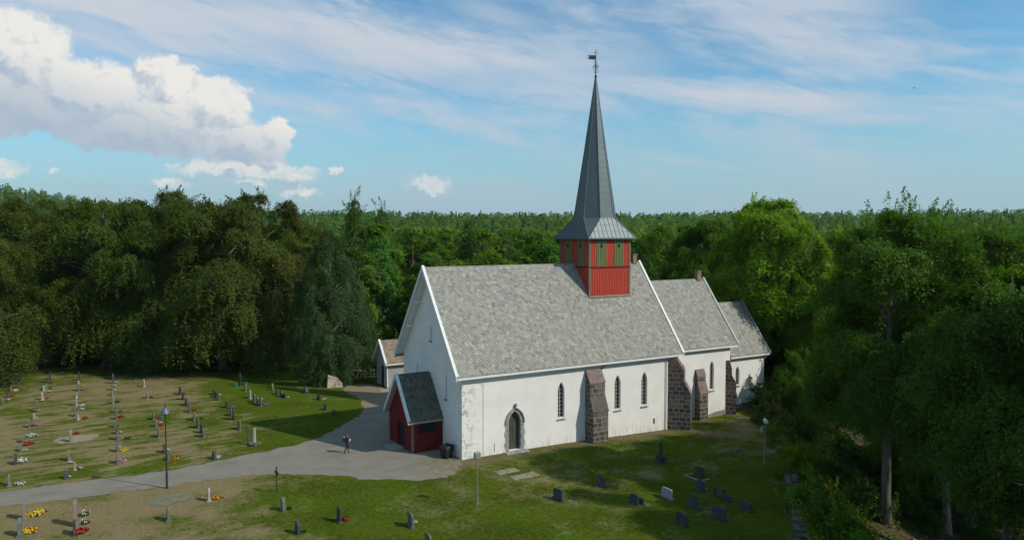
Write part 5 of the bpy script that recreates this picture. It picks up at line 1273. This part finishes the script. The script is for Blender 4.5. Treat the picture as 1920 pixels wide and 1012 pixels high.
# --- dark conifer with the pale rock at its foot
cf = species('c', 21, 19.0, .9, 5.7, P_CONE, 1560, 95, .80, .115, .42, nl=20, boughs=260, br=.8, droop=.9, thin=.12, up=.35, lobes=.04, inner=.88, elong=1.3, asp=.35, shoots=6, shoot_len=.9)
x, y = srv(-22.6, 93.3); plant_tree(cf, 'conifer_tree', x, y, 'dense dark blue-green conifer beside the path, a pale rock at its foot', None, SPRUCE, 18.8, .4, .90)
# --- birch rising above the wood
bi = species('bi', 31, 24, 5, 3.6, P_BIRCH, 300, 130, 1.15, .12, .22, 'bark_pale', nl=24, droop=.8, lobes=.25, inner=.2, shoots=14)
for px, dep, h, lab in ((668, 122, 23.6, 'feathery light green birch, tallest tree between the beeches and the spire'), (712, 128, 22.5, 'slim birch just right of the tallest birch behind the conifer'), (950, 118, 17.5, 'pale grey-green bushy birch just above the nave ridge left of the belfry')):
    x, y = srv((px-960)/1399*dep, dep); plant_tree(bi, 'birch_tree', x, y, lab, 'birches in the wood behind the church', (.085, .165, .025) if px < 900 else (.10, .15, .06), h, rt.uniform(0, 6), 1.25 if px > 900 else 1.1)
# --- bright maple and neighbours beyond the sacristy
mp = species('m', 41, 22, 2.6, 7.2, P_TALL, 756, 170, 1.25, .12, .40, nl=40, boughs=84, br=1.8, droop=.3, lobes=.3, inner=.45, shoots=12, shoot_len=1.5)
mp2 = species('m', 42, 21, 2.4, 6.6, P_WIDE, 684, 170, 1.25, .12, .36, nl=36, boughs=76, br=1.7, droop=.3, lobes=.3, inner=.45, shoots=12, shoot_len=1.8)
for px, dep, sp, h, wd, col, lab in ((1440, 90, mp, 22.6, 1.05, MAPLE, 'bright yellow-green maple rising directly behind the sacristy roof'), (1520, 86, mp2, 21.2, 1.1, (.15, .28, .010), 'bright green maple next right of the tallest one, behind the boundary wall end'),
        (1524, 84, mp2, 16.0, .72, (.13, .25, .010), 'smaller dense maple overhanging the sacristy corner'), (1330, 104, mp, 20.5, .95, (.10, .20, .012), 'leafy green tree behind the chancel roof'), (1250, 108, mp2, 19.6, 1.0, (.10, .20, .012), 'round green tree just right of the belfry, behind the church')):
    x, y = srv((px-960)/1399*dep, dep); plant_tree(sp, 'maple_tree', x, y, lab, 'maples east of the church', col, h, rt.uniform(0, 6), wd)
for sx_, sy_, sp, h, wd, col, lab in ((30.0, 77.6, mp2, 7.5, 1.0, (.085, .18, .010), 'small leafy tree whose branches reach over the corner of the sacristy'), (33.5, 62.5, mp2, 9.0, 1.1, (.12, .24, .010), 'low bright green young tree under the tall slope trees'), (36.5, 61.5, mp, 11.0, 1.1, (.06, .13, .010), 'half-grown tree in the shade behind the pale slope trunks')):
    x, y = srv(sx_, sy_); plant_tree(sp, 'young_tree', x, y, lab, None, col, h, rt.uniform(0, 6), wd)
# --- tall shading trees on the slope at the right
n1 = species('n', 51, 26, 8.6, 6.8, P_TALL, 960, 200, 1.25, .10, .44, nl=60, boughs=96, br=1.8, droop=.3, thin=.25, lobes=.30, inner=.35, shoots=34, shoot_len=2.2, low=.28)
n2 = species('n', 52, 25, 8.0, 6.2, P_DOME, 770, 180, 1.3, .10, .34, 'bark_pale', nl=55, boughs=77, br=1.8, droop=.3, thin=.25, lobes=.30, inner=.35, shoots=30, shoot_len=1.6, low=.3)
n3 = species('n', 53, 24, 10.0, 6.0, P_TALL, 760, 180, 1.3, .10, .33, nl=50, boughs=76, br=1.7, droop=.3, thin=.25, lobes=.30, inner=.35, shoots=5, shoot_len=1.5, lean=-.03, bend=1.4, low=.3)
for sx_, sy_, sp, h, wd, col, lab in ((26.4, 51.8, n1, 22.2, .98, DEEP, 'dark leafy tree on the slope nearest the boundary wall, with long shoots above the skyline'), (33.4, 56.2, n2, 22.6, .98, DEEP, 'tree with a slanting pale trunk right of the nearest dark tree'),
        (36.9, 58.8, n2, 23.2, .95, vary(DEEP), 'tree with a thin pale straight trunk, second pale trunk on the slope'), (28.6, 43.0, n3, 22.3, .95, DEEP, 'dark crooked-trunked tree by the right edge of the picture'),
        (47.5, 97.0, n3, 21.0, 1.0, DEEP, 'dark tree beyond the slope, right of the bright maples'), (43.5, 90.0, n1, 20.6, .95, (.055, .125, .010), 'mid green tree between the bright maples and the dark slope trees'),
        (41.0, 62.0, n1, 23.8, 1.0, DEEP, 'dark tree deep in the slope wood, behind the pale trunks'), (44.5, 57.5, n2, 24.5, 1.0, DEEP, 'dark tree at the right edge, topmost crown on that side'), (48.5, 88.0, n3, 22.6, 1.0, (.050, .105, .010), 'slope tree behind the dark ones, its crown meeting the skyline'),
        (48.0, 66.0, n1, 24.0, 1.0, DEEP, 'far right slope tree whose crown is cut by the picture edge'), 
        (46.0, 52.5, n2, 23.5, .95, DEEP, 'dark tree behind the crooked one at the right edge'), (30.0, 37.5, n1, 22.0, .95, DEEP, 'near slope tree outside the lower right corner'), (27.0, 24.5, n3, 20.5, .9, DEEP, 'near slope tree beside the viewpoint')):
    x, y = srv(sx_, sy_); plant_tree(sp, 'broadleaf_tree', x, y, lab, 'shading trees on the east slope', col, h, rt.uniform(0, 6), wd)
# --- bushes: over the boundary wall, on the slope and under the far trees
def bush_mesh(seed, n, cl, r_, leaf):
    V, F, T, C = crown(seed, 1.5, .05, 1.05, lambda t: max(.1, 1-t*t)**.6, cl, n, r_, leaf, droop=.25, lobes=.3, inner=.3, shoots=8, shoot_len=.6); return rawmesh('foliage', V, F, [M['leaf']], T)
BU = [bush_mesh(61+i, 46, 42, .42, .075) for i in range(3)]
def bush(x, y, s, col, lab, grp, rz=None, hz=1.0):
    o = link('bush', BU[rt.randrange(3)], None, col); o.location = (x, y, gz(x, y)-.1); o.scale = (s, s, s*hz); o.rotation_euler.z = rt.uniform(0, 6); return tag(o, lab, 'bush', grp)
for i in range(34):
    k = rt.uniform(0, 1); a, b = EW[1], EW[4]; e = rt.uniform(.6, 3.6)
    if k < .45: e = rt.uniform(.2, 2.4)
    if i % 4 == 0: e = rt.uniform(-.1, .5)
    x = a[0]+(b[0]-a[0])*k+ENX*e; y = a[1]+(b[1]-a[1])*k+ENY*e
    bush(x, y, rt.uniform(.8, 1.5), vary((.13, .22, .012) if k > .3 else (.10, .14, .035), .2), f"low green bush {'close behind' if e < 1.5 else 'a few steps beyond'} the boundary wall, {('at its far end', 'beyond the far half', 'beyond the near half', 'near the bottom edge')[int(k*3.99)]}", f"bushes {'close behind' if e < 1.5 else 'a few steps beyond'} the wall {('at its far end', 'beyond the far half', 'beyond the near half', 'near the bottom edge')[int(k*3.99)]}", hz=rt.uniform(.7, 1.0))
for i in range(30):
    sx_, sy_ = rt.uniform(25, 48), rt.uniform(46, 72)
    x, y = srv(sx_, sy_); bush(x, y, rt.uniform(.6, 1.5), vary((.05, .11, .010), .2), f"shaded bush under the slope trees, {'on the near part' if sy_ < 54 else ('halfway back' if sy_ < 63 else 'far back')} {'left of' if sx_/sy_ < .6 else 'right of'} the pale trunks", f"bushes under the slope trees {'near' if sy_ < 54 else ('halfway' if sy_ < 63 else 'far')} {'left' if sx_/sy_ < .6 else 'right'}")
for i in range(26):
    k = (i+.5)/26; sx_ = -60+k*52; sy_ = 108+rt.uniform(-3, 3) if sx_ < -25 else 97.5+rt.uniform(0, 4)
    x, y = srv(sx_, sy_); bush(x, y, rt.uniform(1.4, 2.6), vary((.045, .08, .012), .2), 'dark shaded bush '+('under the beeches behind the burial ground' if sx_ < -25 else 'behind the conifer and the low stone wall'), 'bushes '+('under the beeches' if sx_ < -25 else 'behind the low stone wall'))
for i, (sx_, sy_, s) in enumerate(((26.5, 78.5, 1.6), (28.2, 79.5, 2.0), (24.9, 73.2, 1.2), (27.2, 76.0, 1.5), (29.8, 77.0, 2.2))):
    x, y = srv(sx_, sy_); bush(x, y, s, vary((.055, .12, .012)), ('small leafy shrub at the lawn edge beyond the sacristy', 'leafy shrub behind the small one beyond the sacristy', 'lowest shrub near the far end of the boundary wall', 'middle-sized shrub by the far end of the boundary wall', 'biggest leafy shrub east of the sacristy')[i], 'shrubs beside the sacristy')
# ferns, nettles and leaf litter on the slope: nobody could count it
def slope_cover(n, seed, name, e0, e1, size, lean_, col, h, lab):
    r = np.random.default_rng(seed); k = r.uniform(-.25, 1.15, n); e = e0+(e1-e0)*r.uniform(0, 1, n)**1.3; a, b = EW[1], EW[4]
    x = a[0]+(b[0]-a[0])*k+ENX*e; y = a[1]+(b[1]-a[1])*k+ENY*e
    keep = (np.sin(x*1.3+y*.7)+np.sin(x*.5-y*1.1)+r.normal(size=n)*.7) > -.1; x, y = x[keep], y[keep]; n = len(x); z = ground_z(x, y)+r.uniform(0, h, n)
    P = np.stack([x, y, z], 1); nr_ = unit(np.array([0, 0, lean_])+r.normal(size=(n, 3))*.6); A = unit(np.cross(nr_, r.normal(size=(n, 3)))); B = np.cross(nr_, A); s = (size*r.uniform(.5, 1.4, n))[:, None]
    V = np.stack([P-A*s, P+B*s*.4, P+A*s, P-B*s*.4], 1).reshape(-1, 3); o = link(name, rawmesh(name, V, np.arange(4*n).reshape(n, 4), [M['leaf']], r.uniform(0, 1, n)), None, col); return tag(o, lab, kind='stuff')
slope_cover(34000, 5, 'undergrowth', -.1, 7.5, .12, .8, (.15, .24, .014), .55, 'ferns and nettles beyond the boundary wall')
slope_cover(16000, 6, 'fallen_leaves', 4.0, 26, .10, 2.0, (.12, .085, .045), .06, 'dry fallen leaves and twigs under the slope trees')
# lawn tufts near the viewpoint
def tufts(n, seed):
    r = np.random.default_rng(seed); sx = r.uniform(-36, 22, n); sy = 43+38*r.uniform(0, 1, n)**1.4
    x = (sx-OX)*UX+(sy-OY)*UY; y = -(sx-OX)*UY+(sy-OY)*UX
    e = (x+y*EKY-EK0)*ENX; clump = np.sin(x*.9+1.3*np.sin(y*.5))+np.sin(y*1.1+x*.3)+r.normal(size=n)*.8
    def inpoly(px, py, poly):
        c = np.zeros(len(px), bool); j = len(poly)-1
        for i in range(len(poly)):
            xi, yi = poly[i]; xj, yj = poly[j]; c ^= ((yi > py) != (yj > py)) & (px < (xj-xi)*(py-yi)/((yj-yi) or 1e-9)+xi); j = i
        return c
    ok = (e < -.2) & (clump > .2) & ((x > -17) | (r.uniform(size=n) < .12)) & ~inpoly(x, y, PATH) & ~((x > -3.4) & (x < 39) & (y > -.15)) & ~((y < 2.4) & (y > 2.0) & (x > 99)); x, y = x[ok], y[ok]; n = len(x)
    z = ground_z(x, y); th = r.uniform(0, 2*pi, n); h = r.uniform(.035, .10, n); w = r.uniform(.012, .03, n); ln = r.normal(size=(n, 2))*.05
    A = np.stack([x-np.cos(th)*w, y-np.sin(th)*w, z-.01], 1); B = np.stack([x+np.cos(th)*w, y+np.sin(th)*w, z-.01], 1); Cc = np.stack([x+ln[:, 0], y+ln[:, 1], z+h], 1)
    V = np.stack([A, B, Cc], 1).reshape(-1, 3); o = link('grass', rawmesh('grass', V, np.arange(3*n).reshape(n, 3), [M['leaf']], r.uniform(0, 1, n)), None, (.075, .105, .014)); tag(o, 'short mown grass with thicker tufts', kind='stuff')
tufts(240000, 9)
# --- the wood behind: one tree of each form, then copies
FS = [species('f', 71, 20, 2.5, 4.6, P_TALL, 240, 110, 1.25, .18, .26, nl=12, boughs=24, br=1.6, droop=.3, lobes=.25, inner=.5, shoots=0, shoot_len=1.2),
      species('f', 72, 19, 2.0, 5.2, P_WIDE, 260, 110, 1.3, .18, .28, nl=12, boughs=26, br=1.8, droop=.3, lobes=.3, inner=.5, shoots=0, shoot_len=1.2),
      species('f', 73, 21, 3.0, 4.2, P_DOME, 240, 110, 1.25, .18, .26, nl=12, boughs=24, br=1.6, droop=.3, lobes=.25, inner=.5, shoots=0, shoot_len=1.2),
      species('f', 74, 22, 2.0, 3.2, P_CONE, 230, 100, 1.05, .17, .24, nl=8, droop=.7, up=.4, lobes=.1, inner=.5, elong=1.5, asp=.4),
      species('f', 75, 20, 1.5, 4.0, P_BIRCH, 220, 100, 1.2, .17, .2, 'bark_pale', nl=12, droop=.6, lobes=.3, inner=.3, shoots=0, shoot_len=1.2)]
def occupied(sx, sy):
    x, y = srv(sx, sy)
    if -12 < x < 42 and -25 < y < 17: return True
    if 3 < x < 12 and 27 < y < 36: return True
    if sx < -24 and sy < 112: return True
    if -30 < sx < -8 and sy < 101: return True
    if sx > 22 and sy < 78: return True
    e = (x+y*EKY-EK0)*ENX
    return e < 1 and sy < 97
cand = []
rf = random.Random(5); sy_ = 82.0
while sy_ < 260:
    step = 7.2+(sy_-82)*.016; hw = sy_*.70+10; n = int(2*hw/step)
    for i in range(n):
        sx_ = -hw+(i+.5)*step+rf.uniform(-.38, .38)*step; yy = sy_+rf.uniform(-.4, .4)*step
        if sx_ < -26 and yy < 116: continue
        if not occupied(sx_, yy): cand.append((yy, sx_))
    sy_ += step*.92
cand.sort(); near = cand[:285]; rest = cand[285:]
proto = {}
SECT = ((300, 'behind the left beeches'), (430, 'behind the middle beeches'), (600, 'behind the right-hand beeches'), (700, 'behind the dark conifer'), (790, 'above the grey outbuilding'), (880, 'above the west nave ridge'), (960, 'above the middle nave ridge'), (1050, 'just left of the belfry'),
        (1190, 'behind the belfry'), (1310, 'above the chancel roof'), (1400, 'above the sacristy roof'), (1560, 'behind the bright maples'))
KIND = ['tall oval broadleaf', 'round spreading broadleaf', 'domed broadleaf', 'pointed conifer', 'light slender birch']
for j, (yy, sx_) in enumerate(near):
    k = rf.choices(range(5), (30, 26, 22, 9, 13))[0]; x, y = srv(sx_, yy); h = rf.uniform(15.5, 20.5)
    if yy < 112: h = rf.uniform(13.5, 17.5)
    hue = rf.uniform(-1, 1); base = {3: (.060, .125, .026), 4: (.120, .220, .028)}.get(k, (.100, .205, .014)); col = (base[0]*(1+.28*hue+rf.uniform(-.1, .1)), base[1]*(1+.14*hue+rf.uniform(-.08, .08)), base[2]*(1+rf.uniform(-.2, .3)))
    s = h/FS[k][2]; w = s*rf.uniform(1.0, 1.25)
    nm = ['broadleaf_tree', 'broadleaf_tree', 'broadleaf_tree', 'conifer_tree', 'birch_tree'][k]
    if k not in proto:
        o = empty(nm, (x, y, gz(x, y)), rf.uniform(0, 6.28)); o.scale = (w, w, s); link('trunk', FS[k][1], o); link('crown', FS[k][0], o, col); proto[k] = o
    else:
        o = proto[k].copy(); COL.objects.link(o); o.location = (x, y, gz(x, y)); o.rotation_euler = (0, 0, rf.uniform(0, 6.28)); o.scale = (w, w, s)
        for ch in list(proto[k].children):
            c = ch.copy(); COL.objects.link(c); c.parent = o
            if c.data is FS[k][0]: c.color = (*col, 1)
    q_ = 960+1399*sx_/yy; reg = next((n_ for lim, n_ in SECT if q_ < lim), 'behind the dark slope trees'); dp = 'at the wood front' if yy < 122 else ('halfway back in the wood' if yy < 160 else 'deep in the wood')
    tag(o, f'{KIND[k]} tree {dp}, {reg}', 'tree', f'{KIND[k]} trees {dp}, {reg}')
# --- the far wood, one mass to the skyline
def far_wood():
    r = np.random.default_rng(3); pos = [(sx_, yy) for yy, sx_ in rest]
    yy = 255.0
    while yy < 1150:
        step = 8.5+(yy-255)*.012; hw = yy*.72+15; n = int(2*hw/step)
        sx = -hw+(np.arange(n)+.5)*step+r.uniform(-.4, .4, n)*step; pos += list(zip(sx, yy+r.uniform(-.4, .4, n)*step)); yy += step*.9
    pos = np.array(pos); n = len(pos); d = np.hypot(pos[:, 0], pos[:, 1])
    Vs = []; Ts = []
    for lo, hi, q, s in ((0, 340, 330, .42), (340, 560, 170, .62), (560, 2000, 90, .95)):
        p = pos[(d >= lo) & (d < hi)]; m = len(p)
        if not m: continue
        x = (p[:, 0]-OX)*UX+(p[:, 1]-OY)*UY; y = -(p[:, 0]-OX)*UY+(p[:, 1]-OY)*UX; z = ground_z(x, y); h = r.uniform(12, 20.5, m); R = r.uniform(3.6, 5.6, m); con = r.uniform(size=m) < .13
        R = np.where(con, R*.62, R); h = np.where(con, h*1.08, h)
        t = r.uniform(.15, 1, (m, q)); th = r.uniform(0, 2*pi, (m, q)); pr = np.where(con[:, None], (1.02-t)*1.1, np.sqrt(np.clip(1-((t-.52)/.50)**2, .0, 1))); lob = 1+.18*np.sin(3*th+5*t+r.uniform(0, 6, (m, 1)))
        rad = R[:, None]*pr*lob*r.uniform(.72, 1, (m, q)); P = np.stack([x[:, None]+rad*np.cos(th), y[:, None]+rad*np.sin(th), z[:, None]+t*h[:, None]], 2)
        nr_ = np.stack([np.cos(th), np.sin(th), .9+0*t], 2)+r.normal(size=(m, q, 3))*.45; P = P.reshape(-1, 3); nr_ = unit(nr_.reshape(-1, 3)); N = len(P)
        A = unit(np.cross(nr_, r.normal(size=(N, 3)))); B = np.cross(nr_, A); sz = (s*r.uniform(.7, 1.3, N))[:, None]
        Vs.append(np.stack([P-A*sz, P+B*sz*.7, P+A*sz, P-B*sz*.7], 1).reshape(-1, 3))
        Ts.append(np.clip((np.where(con, .15, .5)+r.normal(size=m)*.2)[:, None]+r.uniform(-.15, .15, (m, q)), 0, 1).reshape(-1))
    V = np.concatenate(Vs); T = np.concatenate(Ts); N = len(T)
    o = link('forest', rawmesh('forest', V, np.arange(4*N).reshape(N, 4), [M['leaf']], T), None, (.095, .19, .024)); tag(o, 'far wooded hills running to the skyline', kind='stuff')
    print('far wood trees', n, 'leaves', N)
far_wood()

# ---- summer haze over the woods
mb = MB(); mb.box((-3650, -420, -75), (3650, 3900, 112)); hz = mb.build('haze', [])
hm = bpy.data.materials.new('haze_air'); hm.use_nodes = True; t = NT(hm.node_tree); t.N.clear(); ho = t.n('ShaderNodeOutputMaterial'); pv = t.n('ShaderNodeVolumePrincipled')
pv.inputs['Color'].default_value = (.75, .86, 1.0, 1); pv.inputs['Density'].default_value = .00006; pv.inputs['Anisotropy'].default_value = .2
t.L.new(pv.outputs[0], ho.inputs['Volume']); hz.data.materials.append(hm); tag(hz, 'thin blue summer haze over the woods', kind='stuff')
